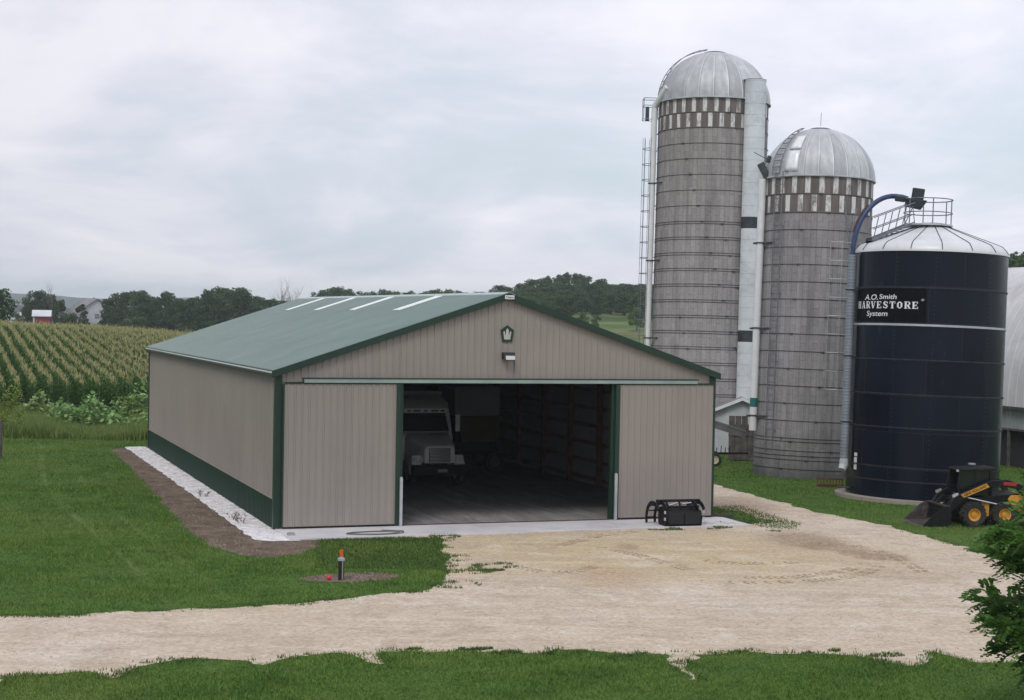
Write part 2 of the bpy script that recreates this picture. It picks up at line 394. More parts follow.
# ------------------------------------------------------------------ ground sheets
def struct(o): o['kind'] = 'structure'; return o
def inpoly(px, py, poly):
    poly = np.asarray(poly)[:, :2]; x0, y0 = poly[:, 0], poly[:, 1]; x1, y1 = np.roll(x0, -1), np.roll(y0, -1)
    ins = np.zeros(len(px), bool)
    for a, b, c, d in zip(x0, y0, x1, y1):
        if b == d: continue
        k = ((b > py) != (d > py)) & (px < (c-a)*(py-b)/(d-b)+a); ins ^= k
    return ins
def ragged(poly, amp=.15, step=.15, freq=1.0, straight=()):
    out = []; n = len(poly)
    for i in range(n):
        a = Vector((*poly[i][:2], 0)); b = Vector((*poly[(i+1) % n][:2], 0)); L = (b-a).length
        if i in straight or L > 60: out.append(a); continue
        k = max(1, int(L/step)); nrm = Vector((-(b-a).y, (b-a).x, 0)).normalized()
        for j in range(k):
            p = a.lerp(b, j/k); q = p*freq
            w_ = mnoise.noise_vector(q)*amp*.9 + mnoise.noise_vector(q*3.1)*amp*.28 + mnoise.noise_vector(q*9)*amp*.1
            out.append(Vector((p.x+w_.x, p.y+w_.y, 0)))
    return out
def sheet(name, poly, z, mat):
    import bmesh
    bm = bmesh.new(); vs_ = [bm.verts.new((p[0], p[1], z)) for p in poly]; f = bm.faces.new(vs_)
    f.normal_update()
    if f.normal.z < 0: f.normal_flip()
    bmesh.ops.triangulate(bm, faces=[f]); me = bpy.data.meshes.new(name); bm.to_mesh(me); bm.free(); me.materials.append(mat)
    return struct(link(name, me))
gm = MB(); gm.quad((-6000, -300, 0), (7000, -300, 0), (7000, 9000, 0), (-6000, 9000, 0))
struct(gm.build('ground', M_LAWN, recalc=False))
W, L, H, OV = 15.24, 31.0, 5.0, .15
def gp(*l): return [G(x, y)[:2] for x, y in l]
top1 = gp((-260, 626), (0, 617), (150, 612), (300, 604), (380, 596), (436, 591), (444, 580), (438, 569), (446, 558), (443, 548), (436, 539))
laneR = gp((990, 556), (940, 541), (880, 524), (820, 513), (760, 497), (712, 484))
low = gp((-260, 695), (-60, 686), (0, 682), (28, 676), (80, 672), (108, 678), (118, 672), (150, 666), (200, 660), (248, 659), (262, 663), (290, 656), (340, 654), (362, 661), (386, 664), (376, 655), (395, 652), (450, 654), (500, 655), (560, 651), (600, 653), (640, 655), (664, 657), (678, 668), (687, 681), (692, 680), (688, 667), (694, 656), (715, 655), (733, 653), (748, 653), (790, 656), (820, 653), (860, 656), (884, 665), (915, 666), (935, 654), (960, 659), (985, 662), (1100, 664), (1300, 676))
grav = top1 + [(3.3, -2.2), (14.6, -2.0), (16.4, -1.4), (17.2, .5), (16.6, 5), (16.8, 12), (17.2, 30), (17.5, 60), (22.0, 60), (22.0, 34), (22.0, 20)] + laneR[::-1] + gp((1080, 580), (1300, 620)) + low[::-1]
nS = len(top1); GRAV = [tuple(p[:2]) for p in ragged(grav, .42, .10, .9)]
sheet('gravel_yard', GRAV, .010, M_GRAVEL)
# lug prints left by the loader tyres
tk = MB(); rk = random.Random(3)
for line in ([(729, 583), (765, 583), (805, 582), (840, 579), (865, 574), (880, 566)], [(745, 578), (790, 578), (820, 575), (850, 570), (868, 563)], [(705, 561), (740, 564), (775, 564), (805, 562)], [(520, 568), (545, 573), (575, 572), (600, 566)], [(600, 548), (640, 556), (690, 571)], [(560, 546), (600, 536), (640, 531)], [(855, 546), (895, 556), (925, 574)]):
    W_ = [Vector((*G(*p)[:2], .012)) for p in line]
    for a_, b_ in zip(W_, W_[1:]):
        L_ = (b_-a_).length; d_ = (b_-a_).normalized(); n_ = Vector((-d_.y, d_.x, 0)); k_ = int(L_/.2)
        for i in range(k_):
            if rk.random() < .2: continue
            c_ = a_+d_*(i*.2+rk.uniform(-.02, .02))
            for s_ in (-1, 1):
                tk.beam(c_+n_*s_*.04, c_+n_*s_*.19+d_*.09, .07*rk.uniform(.6, 1.1), .03*rk.uniform(.5, 1.2))
struct(tk.build('tyre_tracks', simple('pressed_gravel', (.41, .33, .24), .95, 0, .2, 3)))
# grass wedge between apron and lane
DIRT = [tuple(p[:2]) for p in ragged([(-.7, 31.6), (-1.9, 30.6), (-2.0, 22), (-2.2, 14), (-2.45, 6), (-2.6, .6), (-2.5, -3.0), (-2.0, -5.2), (-1.2, -5.6), (-.2, -5.0), (.5, -3.9), (.9, -2.4), (-.5, -2.2), (-.7, 0)], .2, .12, 1.1)]
sheet('bare_soil_strip', DIRT, .006, M_DIRT)
PATCH = [(.15+1.35*cos(a)*(1+.25*mnoise.noise(Vector((cos(a)*2, sin(a)*2, 0)))), -9.4+.7*sin(a)*(1+.3*mnoise.noise(Vector((cos(a)*3, sin(a)*3, 4))))) for a in np.linspace(0, 2*pi, 40, endpoint=False)]
sheet('bare_soil_patch', PATCH, .007, M_DIRT)
STRIP = [tuple(p[:2]) for p in ragged([(-1.05, 31.9), (-1.0, 20), (-1.0, 8), (-1.02, -2.1), (-.6, -2.45), (.3, -2.45), (-.02, 0), (-.02, 31.9)], .13, .1, 1.6, straight=(5, 6))]
sheet('crushed_stone_strip', STRIP, .016, M_STONE)
ap = MB(); ap.box(.0, 7.6, -2.35, -.02, -.1, .05); ap.box(7.61, 15.6, -2.2, -.02, -.1, .05)
APR = [(0, -2.35), (15.6, -2.35), (15.6, 0), (0, 0)]
struct(ap.build('concrete_apron', M_APRON, bevel=.01))
FN = np.array([sin(YAW), cos(YAW)])
# soil of the corn field
SOILB = simple('field_soil', (.045, .045, .025), .95, 0, .2, .5)
corn_front = [G(-160, 417)[:2], G(260, 419)[:2]]
fieldpoly = [corn_front[0], corn_front[1], D(260, 330, 420)[:2], D(-300, 320, 700)[:2]]
sheet('field_soil', fieldpoly, .012, SOILB)
def field_h(P):
    px, py, d = topx(P); A = np.interp(px, [-420, -200, 0, 150, 240, 420], [0, 3.05, 2.9, 2.15, 1.65, 0])
    q = np.clip((d-97)/60, 0, 1); up = .75*q+.25*q*q*(3-2*q); up = np.where(q < .12, up*q/.12, up)
    g = np.clip((d-160)/120, 0, 1); return A*up*(1-g*g*(3-2*g)) + np.where(q > 0, .06*np.sin(P[:, 0]*.21), 0)*q
nx, ny = 110, 90; pp_ = np.linspace(-430, 430, nx); dd_ = np.linspace(95, 284, ny); V = []
for a_ in pp_:
    d3 = F_+R2*(a_-512)/FPX; d3[2] = 0
    for b_ in dd_: V.append([CAM[0]+d3[0]*b_, CAM[1]+d3[1]*b_, 0])
V = np.array(V); V[:, 2] = field_h(V)-.02; V[:, 2] = np.where(V[:, 2] < .01, -.05, V[:, 2]); idx = np.arange(nx*ny).reshape(nx, ny)
struct(bulk('corn_hill', V, np.stack([idx[:-1, :-1], idx[1:, :-1], idx[1:, 1:], idx[:-1, 1:]], -1).reshape(-1, 4), SOILB))
def m_hay():
    t = NT('far_meadow'); t.set(.9, 0, .1); v = t.tc.outputs['Object']
    a = t.noise(t.mapv(v, (.02, .05, .05), (0, 0, -.5)), 1.0, 4, .6); b = t.noise(v, .12, 5, .7)
    col = t.ramp(a, [(.38, (.07, .135, .035)), (.5, (.16, .17, .075)), (.62, (.06, .10, .03))])
    col = t.mix(.5, col, t.ramp(b, [(.3, .7), (.7, 1.2)]), 'MULTIPLY'); t.base(col); return t.m
M_HAY = m_hay()
sheet('far_meadow', [D(-500, 320, 700)[:2], D(260, 330, 425)[:2], D(1400, 330, 300)[:2], D(1600, 320, 1500)[:2], D(-700, 320, 1500)[:2]], .02, M_HAY)

# near hill with woods, right of the shed
HC = D(610, 320, 470)[:2]
def hill_h(x, y):
    d = np.stack([np.asarray(x)-HC[0], np.asarray(y)-HC[1]], -1)
    a = d@np.array([cos(YAW+.05), -sin(YAW+.05)]); b = d@np.array([sin(YAW+.05), cos(YAW+.05)])
    lat = np.where(a < 0, np.exp(-(a/62)**2), np.exp(-(a/210)**2))
    dep = 1/(1+np.exp(-(b+72)/24)) * np.where(b > 90, np.exp(-((b-90)/120)**2), 1)
    slope = .6+.4/(1+np.exp(-(b-20)/22))
    return 13.5*lat*dep*slope - .35
nx, ny = 90, 70
aa = np.linspace(-220, 420, nx); bb = np.linspace(-170, 330, ny); A, B = np.meshgrid(aa, bb, indexing='ij')
er = np.array([cos(YAW+.05), -sin(YAW+.05)]); ef = np.array([sin(YAW+.05), cos(YAW+.05)])
X = HC[0]+A*er[0]+B*ef[0]; Y = HC[1]+A*er[1]+B*ef[1]; Z = hill_h(X, Y)
Vh = np.stack([X, Y, Z], -1).reshape(-1, 3)
idx = np.arange(nx*ny).reshape(nx, ny); Fh = np.stack([idx[:-1, :-1], idx[1:, :-1], idx[1:, 1:], idx[:-1, 1:]], -1).reshape(-1, 4)
struct(bulk('meadow_hill', Vh, Fh, M_HAY))
# far hills on the horizon
M_FARHILL = simple('far_wooded_hills', (.022, .04, .028), .95, 0, .35, .006)
def far_hills(name, dep, x0, x1, zfun, thick, n=160):
    V = []; N = 7
    for i in range(n+1):
        px = x0+(x1-x0)*i/n; c = D(px, 318, dep)[:2]; h = zfun(px)
        dr = (c-CAM[:2]); dr /= np.linalg.norm(dr)
        for j in range(N+1):
            s = j/N; p = c+dr*(s*2-1)*thick
            V.append((p[0], p[1], h*sin(pi*s)**.8*(1 + .05*mnoise.noise(Vector((px*.2, s*9, dep)))) - .5))
    V = np.array(V); id_ = np.arange((n+1)*(N+1)).reshape(n+1, N+1)
    Fq = np.stack([id_[:-1, :-1], id_[1:, :-1], id_[1:, 1:], id_[:-1, 1:]], -1).reshape(-1, 4)
    o = struct(bulk(name, V, Fq, M_FARHILL))
    o.data.polygons.foreach_set('use_smooth', [True]*len(Fq)); return o
far_hills('far_hills', 3500, -600, 1700, lambda p: 36 + 9*mnoise.noise(Vector((p*.012+3.3, 0, 0))) + 2.2*mnoise.noise(Vector((p*.07, 5, 0))) + .9*mnoise.noise(Vector((p*.5, 9, 0))), 300)
far_hills('middle_hills', 1500, -600, 1700, lambda p: 9 + 5*mnoise.noise(Vector((p*.018+7, 2, 0))) + 1.5*mnoise.noise(Vector((p*.3, 1, 0))), 160)

# ------------------------------------------------------------------ machine shed
S = thing('machine_shed', 'long taupe steel machine shed with green roof, dark green trim and open sliding doors', 'shed', (0, 0, 0))
SL = 1/3
RZ = H+(W/2+OV)*SL                      # ridge height
def roofz(x): return H+(min(x, W-x)+OV)*SL
def ribbed(m, p0, p1, z0, ztop, out, pitch=.229, rib=.027, minor=True):
    p0 = Vector(p0); p1 = Vector(p1); d = (p1-p0); Ln = d.length; d.normalize(); o = Vector(out)
    ss = []; s = 0.0
    while s < Ln-1e-6:
        for ds, h in ((0, 0), (.085, 0), (.10, rib), (.13, rib), (.145, 0)):
            if s+ds < Ln-1e-6: ss.append((s+ds, h))
        s += pitch
    ss.append((Ln, 0)); b = []; t = []
    for s, h in ss:
        p = p0+d*s+o*h; b.append((p.x, p.y, z0)); t.append((p.x, p.y, ztop(s)))
    n = len(ss)
    m._a(b+t, [(i, i+1, n+i+1, n+i) for i in range(n-1)])
def wallobj(name, p0, p1, z0, zt, out, mat=None, solid=.012, **k):
    m = MB(); ribbed(m, p0, p1, z0, zt, out, **k); return m.build(name, mat or M_TAUPE, S, recalc=False, solid=solid)
GT = 4.66   # girder height at the doors
wallobj('side_wall', (0, L, 0), (0, 0, 0), .98, lambda s: 4.96, (-1, 0, 0))
wallobj('side_wall', (W, 0, 0), (W, L, 0), .98, lambda s: 4.96, (1, 0, 0))
wallobj('back_wall', (W, L, 0), (0, L, 0), .05, lambda s: roofz(W-s)-.06, (0, 1, 0))
wallobj('gable_wall', (0, 0, 0), (W, 0, 0), GT, lambda s: roofz(s)-.06, (0, -1, 0))
wallobj('wainscot', (-.012, L, 0), (-.012, 0, 0), .04, lambda s: .96, (-1, 0, 0), M_GREEN)
wallobj('wainscot', (W+.012, 0, 0), (W+.012, L, 0), .04, lambda s: .96, (1, 0, 0), M_GREEN)
m = MB(); m.box(-.045, -.013, .16, L-.1, .95, .99); m.box(W+.013, W+.045, .16, L-.1, .95, .99); m.build('wainscot_rail', M_TAUPE, S)
# corner trims
for x, y in ((0, 0), (W, 0), (0, L), (W, L)):
    m = MB(); sx = -1 if x == 0 else 1; sy = -1 if y == 0 else 1
    m.box(*sorted((x+sx*.05, x-sx*.17)), *sorted((y+sy*.03, y+sy*.05)), .04, roofz(x)-.1)
    m.box(*sorted((x+sx*.03, x+sx*.05)), *sorted((y+sy*.03, y-sy*.17)), .04, roofz(x)-.1)
    m.build('corner_trim', M_GREEN, S)
# roof panels
def roof_side(sgn):
    m = MB(); vs_t = []; vs_b = []; n = 0; y = -.14
    xe = -OV if sgn < 0 else W+OV; xr = W/2
    prof = []
    while y < L+.14:
        for dy, h in ((0, 0), (.085, 0), (.10, .03), (.13, .03), (.145, 0)):
            if y+dy < L+.14: prof.append((y+dy, h))
        y += .229
    prof.append((L+.14, 0)); n = len(prof)
    for y, h in prof: vs_b.append((xe, y, H+h))
    for y, h in prof: vs_t.append((xr, y, RZ+h))
    m._a(vs_b+vs_t, [(i, i+1, n+i+1, n+i) for i in range(n-1)]); o = m.build('roof', M_ROOF, S, recalc=False)
    md = o.modifiers.new('t', 'SOLIDIFY'); md.thickness = .015; md.offset = -1; return o
roofL = roof_side(-1); roofR = roof_side(1)
# ridge cap, paler metal than the roof panels
m = MB(); m.prism([(W/2-.22, RZ-.045), (W/2-.22, RZ-.03), (W/2, RZ+.05), (W/2+.22, RZ-.03), (W/2+.22, RZ-.045), (W/2, RZ+.028)], 'y', -.15, L+.15)
m.build('ridge_cap', simple('ridge_cap_metal', (.36, .45, .43), .3, .1, .1, 2), S)
# skylight panels
nrm = np.array([-SL, 0, 1.]); nrm /= np.linalg.norm(nrm); p0r = np.array([-OV, 0, H])
def on_roof(x, y):
    d = ray(x, y); t = ((p0r-CAM)@nrm)/(d@nrm); return CAM+d*t
for (xa, ya), (xb, yb) in (((287, 310.7), (324, 299.3)), ((316, 310.7), (356, 299)), ((352, 310.7), (394, 298.3)), ((396, 311), (438, 297))):
    a = on_roof(xa, ya); yc = a[1]; x0 = max(a[0], W/2-3.4); x1 = W/2-.24
    m = MB(); hw = .44
    m.hexa([(x0, yc-hw, H+(x0+OV)*SL+.032), (x1, yc-hw, H+(x1+OV)*SL+.032), (x1, yc+hw, H+(x1+OV)*SL+.032), (x0, yc+hw, H+(x0+OV)*SL+.032)],
           [(x0, yc-hw, H+(x0+OV)*SL+.046), (x1, yc-hw, H+(x1+OV)*SL+.046), (x1, yc+hw, H+(x1+OV)*SL+.046), (x0, yc+hw, H+(x0+OV)*SL+.046)])
    m.build('skylight_panel', M_SKYL, S)
# gable fascia and eave trim
for sgn in (-1, 1):
    for yy in (-.17, L+.145):
        xe = -OV-.03 if sgn < 0 else W+OV+.03; xr = W/2
        m = MB(); m.prism([(xe, H-.21), (xr, RZ-.20), (xr, RZ+.012), (xe, H+.008)], 'y', yy, yy+.028); m.build('gable_fascia', M_GREEN, S)
    m = MB(); xe = -OV if sgn < 0 else W+OV
    a, b = sorted((xe-.005*sgn*-1, xe+.03*sgn)); m.box(a, b, -.13, L+.13, H-.14, H-.02); m.build('eave_trim', M_GREEN, S)
    m = MB(); a, b = sorted((xe+.032*sgn, xe+.045*sgn)); m.box(a, b, -.13, L+.13, H-.065, H-.015); m.build('drip_edge', M_WHITE, S)
    m = MB(); a, b = sorted((xe-.01*sgn, (0 if sgn < 0 else W))); m.box(a, b, -.13, L+.13, H-.16, H-.142); m.build('soffit', M_GREEN, S)
# sliding doors
def sliding(x0, x1, edge):
    m = MB(); ribbed(m, (x0, -.14, 0), (x1, -.14, 0), .11, lambda s: 4.60, (0, -1, 0)); d = m.build('sliding_door', M_TAUPE, S, recalc=False, solid=.03)
    f = MB(); yb0, yb1 = -.17, -.10
    if edge == 'r': f.box(x1+.001, x1+.15, yb0, yb1, .09, 4.60); f2 = MB(); f2.box(x0-.05, x0-.001, yb0, yb1, .09, 4.6)
    else: f.box(x0-.15, x0-.001, yb0, yb1, .09, 4.60); f2 = MB(); f2.box(x1+.001, x1+.05, yb0, yb1, .09, 4.6)
    f.build('door_edge', M_GREEN, d); f2.build('door_edge', M_GREEN, d)
    f = MB(); f.box(x0, x1, -.165, -.12, .07, .108); f.build('bottom_rail', M_BLACK, d)
    f = MB(); f.box(x0, x1, -.165, -.12, 4.60, 4.64); f.build('top_rail', M_GREEN, d)
    return d
sliding(.23, 3.86, 'r'); sliding(11.66, 15.16, 'l')
m = MB(); m.box(.84, 14.52, -.20, -.10, 4.70, 4.76); m.box(.84, 14.52, -.20, -.19, 4.645, 4.70); m.build('door_track', M_TRACK, S)
m = MB(); m.box(.80, 14.56, -.215, -.03, 4.765, 4.80); m.box(.26, 15.1, -.09, -.03, 4.62, 4.66); m.build('track_cover', M_GREEN, S)
for x in (4.12, 11.4):
    m = MB(); s_ = -.16 if x < 7 else .16
    m.box(*sorted((x, x+s_)), -.05, .14, .05, 4.64); m.build('door_jamb', M_GREEN, S)
for x in (4.03, 11.52):
    m = MB(); m.box(x-.045, x+.045, -.30, -.21, .05, 1.62); m.tube([(x, -.255, 1.62), (x, -.255, 1.64)], .03, 8); m.build('door_guide_post', M_GALV, S, bevel=.008)
# front wall behind the doors (closed bays beside the opening)
wallobj('front_wall', (.0, .02, 0), (3.95, .02, 0), .05, lambda s: GT, (0, -1, 0)); wallobj('front_wall', (11.56, .02, 0), (W, .02, 0), .05, lambda s: GT, (0, -1, 0))
# emblem, flood light, ridge sign
ec = (7.62, 6.26); m = MB()
pent = [(-.20, .12), (-.15, -.24), (.15, -.24), (.20, .12), (0, .26)]
m.prism([(ec[0]+a*1.15, ec[1]+b*1.1) for a, b in pent], 'y', -.045, -.021)
em = m.build('pentagon_emblem', M_GREEN, S)
m = MB(); P = [(-.14, .07), (-.10, -.18), (.10, -.18), (.14, .07), (.09, .09), (.065, -.03), (.045, -.03), (.045, .12), (0, .19), (-.045, .12), (-.045, -.03), (-.065, -.03), (-.09, .09)]
m.prism([(ec[0]+a, ec[1]+b) for a, b in P], 'y', -.055, -.046); m.build('emblem_mark', simple('emblem_grey', (.5, .5, .47), .5), em)
m = MB(); m.hexa([(7.44, -.30, 5.40), (7.84, -.30, 5.40), (7.84, -.02, 5.44), (7.44, -.02, 5.44)], [(7.44, -.24, 5.66), (7.84, -.24, 5.66), (7.84, -.02, 5.66), (7.44, -.02, 5.66)])
fl = m.build('flood_light', simple('bronze_housing', (.03, .026, .024), .5), S, bevel=.015)
m = MB(); m.hexa([(7.50, -.315, 5.42), (7.82, -.315, 5.42), (7.82, -.29, 5.42), (7.50, -.29, 5.42)], [(7.50, -.285, 5.55), (7.82, -.285, 5.55), (7.82, -.25, 5.55), (7.50, -.25, 5.55)]); m.build('lens', M_LAMP, fl)
m = MB(); m.tube([(7.88, -.05, 5.6), (7.9, -.03, 5.3), (7.9, -.025, 4.95)], .008, 5); m.build('cable', M_PUTTY, fl)
def text_mesh(s, size, bold=0, shear=0):
    c = bpy.data.curves.new('txt', 'FONT'); c.body = s; c.size = size; c.align_x = 'CENTER'; c.align_y = 'CENTER'; c.offset = bold; c.shear = shear
    o = bpy.data.objects.new('txt', c); COL.objects.link(o); bpy.context.view_layer.update()
    me = bpy.data.meshes.new_from_object(o.evaluated_get(bpy.context.evaluated_depsgraph_get()))
    V = [v.co.copy() for v in me.vertices]; Fc = [tuple(p.vertices) for p in me.polygons]
    bpy.data.objects.remove(o); bpy.data.meshes.remove(me); return V, Fc
m = MB(); m.box(7.47, 7.79, -.21, -.172, RZ-.19, RZ-.06); sg = m.build('ridge_sign', M_WHITE, S, bevel=.006)
V, Fc = text_mesh('Cleary', .10, .002); m = MB(); m._a([(7.63+v.x, -.213, RZ-.125+v.y) for v in V], Fc); m.build('sign_lettering', M_PUTTY, sg)
# floor, posts, girts, trusses
m = MB(); m.box(.012, W-.012, -.015, L-.03, -.12, .055); m.build('floor', M_FLOOR, S)
m = MB(); m.box(4.1, 11.4, -.10, -.018, .0, .075); m.build('threshold', simple('threshold_timber', (.09, .05, .045), .8), S)
for i in range(10):
    y = .2+i*3.1; y += 0 if i else 0
    if y > L-.2: y = L-.2
    for x in (.10, W-.30):
        m = MB(); m.box(x, x+.19, y-.07, y+.07, .05, 4.9); m.build('wall_post', M_WOODI, S)
for x in (.03, W-.07):
    for z in (.3, 1.02, 1.74, 2.46, 3.18, 3.9, 4.6):
        m = MB(); m.box(x, x+.04, .1, L-.1, z-.07, z+.07); m.build('wall_girt', M_WOODI, S)
for x in (.02, W-.02):
    m = MB(); m.box(x-.004, x+.004, .1, L-.1, .06, 4.9); m.build('wall_lining', M_INNER, S)
for i in range(1, 13):
    y = .2+i*2.36; m = MB()
    m.beam((.1, y, 4.86), (W-.1, y, 4.86), .04, .14)
    for s_ in (0, 1):
        q = lambda x: (x if not s_ else W-x, y, H+(x+OV)*SL-.14)
        m.beam((0.1 if not s_ else W-.1, y, 4.92), q(W/2-.02), .04, .14)
        for k in range(3): m.beam((2.1+k*2 if not s_ else W-2.1-k*2, y, 4.9), q(3+k*1.9 if k < 2 else 7.4), .038, .09)
    m.build('roof_truss', M_WOODI, S)
for x in (2.0, 4.5, 7.0, 8.3, 10.8, 13.3):
    m = MB(); z = H+(min(x, W-x)+OV)*SL-.06; m.box(x-.05, x+.05, .1, L-.1, z-.05, z); m.build('roof_purlin', M_WOODI, S)

# ------------------------------------------------------------------ truck in the shed
def wheel(parent, c, r, wd, rimc, n=28, lug=True, rimr=.55, name='wheel', hub=True, side=1):
    m = MB(c); cx_, cy_, cz_ = c
    pr = [(r*rimr, -wd/2*.9), (r*.88, -wd/2), (r*.97, -wd*.42), (r, -wd*.25), (r, wd*.25), (r*.97, wd*.42), (r*.88, wd/2), (r*rimr, wd/2*.9)]
    m.lathe([(a, cy_+b) for a, b in pr], n, (cx_, cz_), axis='y')
    if lug:
        for k in range(18):
            a = 2*pi*k/18
            for sy in (-1, 1):
                a2 = a+(.17 if sy > 0 else 0)
                p = Vector((cx_+cos(a2)*(r+.006), cy_+sy*.06*wd/.3, cz_+sin(a2)*(r+.006))); q = Vector((cx_+cos(a2+.13)*(r-.01), cy_+sy*wd*.5, cz_+sin(a2+.13)*(r-.01)))
                m.beam(p, q, .05, .03, up=(p-Vector((cx_, p.y, cz_))))
    w_ = m.build(name, M_RUBBER, parent, smooth=True); w_.location = c
    m = MB(); 
    for sy in (-1, 1):
        m.lathe([(r*rimr, sy*wd*.44), (r*rimr*.86, sy*wd*.40), (r*rimr*.8, sy*wd*.2), (r*.2, sy*wd*.16), (r*.2, sy*wd*.3), (.001, sy*wd*.32)], 20, (0, 0), axis='y')
        for k in range(6):
            a = 2*pi*k/6; m.tube([(cos(a)*r*.32, sy*wd*.16, sin(a)*r*.32), (cos(a)*r*.32, sy*wd*.23, sin(a)*r*.32)], r*.04, 6)
    m.build('rim', rimc, w_, smooth=True); return w_
T = thing('box_truck', 'white box truck with long hood parked facing out just inside the shed doorway', 'truck', (*G(441, 489.5)[:2], .055), -pi/2)
# local: x forward, y to the truck's left (camera right), origin under the bumper centre
def poly_loft(m, secs):   # list of rings, each ring same count, closed with caps
    n = len(secs[0]); vs_ = [p for r_ in secs for p in r_]
    fs = [(i*n+k, i*n+(k+1) % n, (i+1)*n+(k+1) % n, (i+1)*n+k) for i in range(len(secs)-1) for k in range(n)]
    fs += [tuple(range(n))[::-1], tuple((len(secs)-1)*n+k for k in range(n))]; m._a(vs_, fs)
def sec(x, hw, z0, z1, tw=.8, rz=.12):
    t = hw*tw; return [(x, -hw, z0), (x, hw, z0), (x, hw, z1-rz*2), (x, hw*.97, z1-rz), (x, t, z1), (x, -t, z1), (x, -hw*.97, z1-rz), (x, -hw, z1-rz*2)]
m = MB(); poly_loft(m, [sec(-.25, .62, .95, 1.62, .8, .08), sec(-.6, .72, .95, 1.72, .8, .08), sec(-1.5, .88, .95, 1.95, .82, .08), sec(-1.95, .98, .95, 2.02, .85, .08)])
m.build('hood', M_TRUCK, T, smooth=True, bevel=.03)
m = MB(); poly_loft(m, [sec(-1.92, 1.05, .8, 2.0, .88, .08), sec(-2.15, 1.12, .8, 2.05, .88, .1), sec(-2.55, 1.12, .8, 2.95, .86, .1), sec(-3.4, 1.16, .8, 3.02, .88, .1), sec(-3.8, 1.16, .8, 3.02, .9, .1)])
m.build('cab', M_TRUCK, T, smooth=True, bevel=.02)
m = MB(); poly_loft(m, [sec(-2.25, .98, 2.86, 3.0, .8, .03), sec(-2.7, 1.1, 2.9, 3.28, .82, .06), sec(-3.6, 1.14, 2.95, 3.45, .85, .06)]); m.build('roof_fairing', M_TRUCK, T, smooth=True)
m = MB()
for y in (-.7, -.45, -.3, 0, .3, .45, .7): m.box(-2.27, -2.2, y-.07, y+.07, 2.88, 2.93)
m.build('marker_light', M_BLACK, T)
m = MB(); m.hexa([(-2.12, -.98, 2.08), (-2.12, .98, 2.08), (-2.2, .98, 2.08), (-2.2, -.98, 2.08)], [(-2.46, -.9, 2.80), (-2.46, .9, 2.80), (-2.6, .9, 2.80), (-2.6, -.9, 2.80)]); m.build('windshield', M_GLASSD, T, bevel=.01)
m = MB()
for s_ in (-1, 1): m.box(-3.45, -2.75, s_*1.145-.02, s_*1.145+.02, 2.0, 2.75)
m.build('side_window', M_GLASSD, T)
m = MB(); m.box(-.27, -.2, -.44, .44, 1.0, 1.55); g = m.build('grille', simple('grille_grey', (.1, .1, .105), .4, .3), T, bevel=.02)
m = MB()
for k in range(9): m.box(-.2, -.185, -.42, .42, 1.03+k*.058, 1.045+k*.058)
m.build('grille_bar', M_CHROME, g)
for s_ in (-1, 1):
    m = MB(); poly_loft(m, [sec(-.12, .0, 0, 0)]) if False else None
    m.lathe([(.62, -.24), (.66, -.1), (.66, .16), (.55, .25)], 14, (-.95, .55), a0=-.1, a1=pi*.95, axis='y')
    m.lathe([(.55, .25), (.1, .25)], 14, (-.95, .55), a0=-.1, a1=pi*.95, axis='y')
    for i in range(len(m.v)): m.v[i] = Vector((m.v[i].x*1.0, s_*(m.v[i].y+.9), m.v[i].z))
    m.build('fender', M_TRUCK, T, smooth=True, solid=.03)
    m = MB(); m.hexa([(-.42, s_*.58, .98), (-.42, s_*1.08, .98), (-.7, s_*1.12, .98), (-.7, s_*.58, .98)], [(-.46, s_*.60, 1.25), (-.5, s_*1.06, 1.25), (-.74, s_*1.08, 1.25), (-.74, s_*.60, 1.25)]); m.build('fender_nose', M_TRUCK, T, bevel=.04)
    m = MB(); m.lathe([(.001, -.36), (.08, -.37), (.1, -.42)], 16, (0, 0), axis='z'); m.X = None
    hl = MB(); hl.box(-.44, -.38, s_*.66-.11, s_*.66+.11, 1.02, 1.2); hl.build('headlight', M_LAMP, T, bevel=.03)
    hl = MB(); hl.box(-.46, -.40, s_*.93-.09, s_*.93+.09, 1.02, 1.18); hl.build('turn_light', M_LAMP, T, bevel=.03)
    m = MB(); m.box(-2.35, -2.25, s_*1.38-.1, s_*1.38+.1, 2.05, 2.75); mr = m.build('mirror', M_TRUCK, T, bevel=.02)
    m = MB(); m.tube([(-2.35, s_*1.1, 2.6), (-2.3, s_*1.36, 2.65)], .02, 6); m.tube([(-2.35, s_*1.1, 2.1), (-2.3, s_*1.36, 2.12)], .02, 6); m.build('mirror_arm', M_BLACK, mr)
m = MB(); m.box(-.35, .0, -1.15, 1.15, .48, .9); m.build('bumper', M_BLACK, T, bevel=.05)
m = MB(); m.box(.002, .012, -.15, .25, .62, .74); m.build('number_plate', M_GREY, T)
m = MB(); m.box(-9.6, -4.0, -1.22, 1.22, 1.15, 3.62); m.build('cargo_box', simple('box_side_grey', (.42, .42, .43), .5, 0, .08, 1), T, bevel=.03)
m = MB(); m.box(-9.4, -.6, -.42, -.3, .75, 1.0); m.box(-9.4, -.6, .3, .42, .75, 1.0); m.build('chassis', M_BLACK, T)
for x, r_ in ((-.98, .5), (-7.2, .5)):
    for s_ in (-1, 1): wheel(T, (x, s_*.98, .5), .5, .28, M_GREY, lug=False)
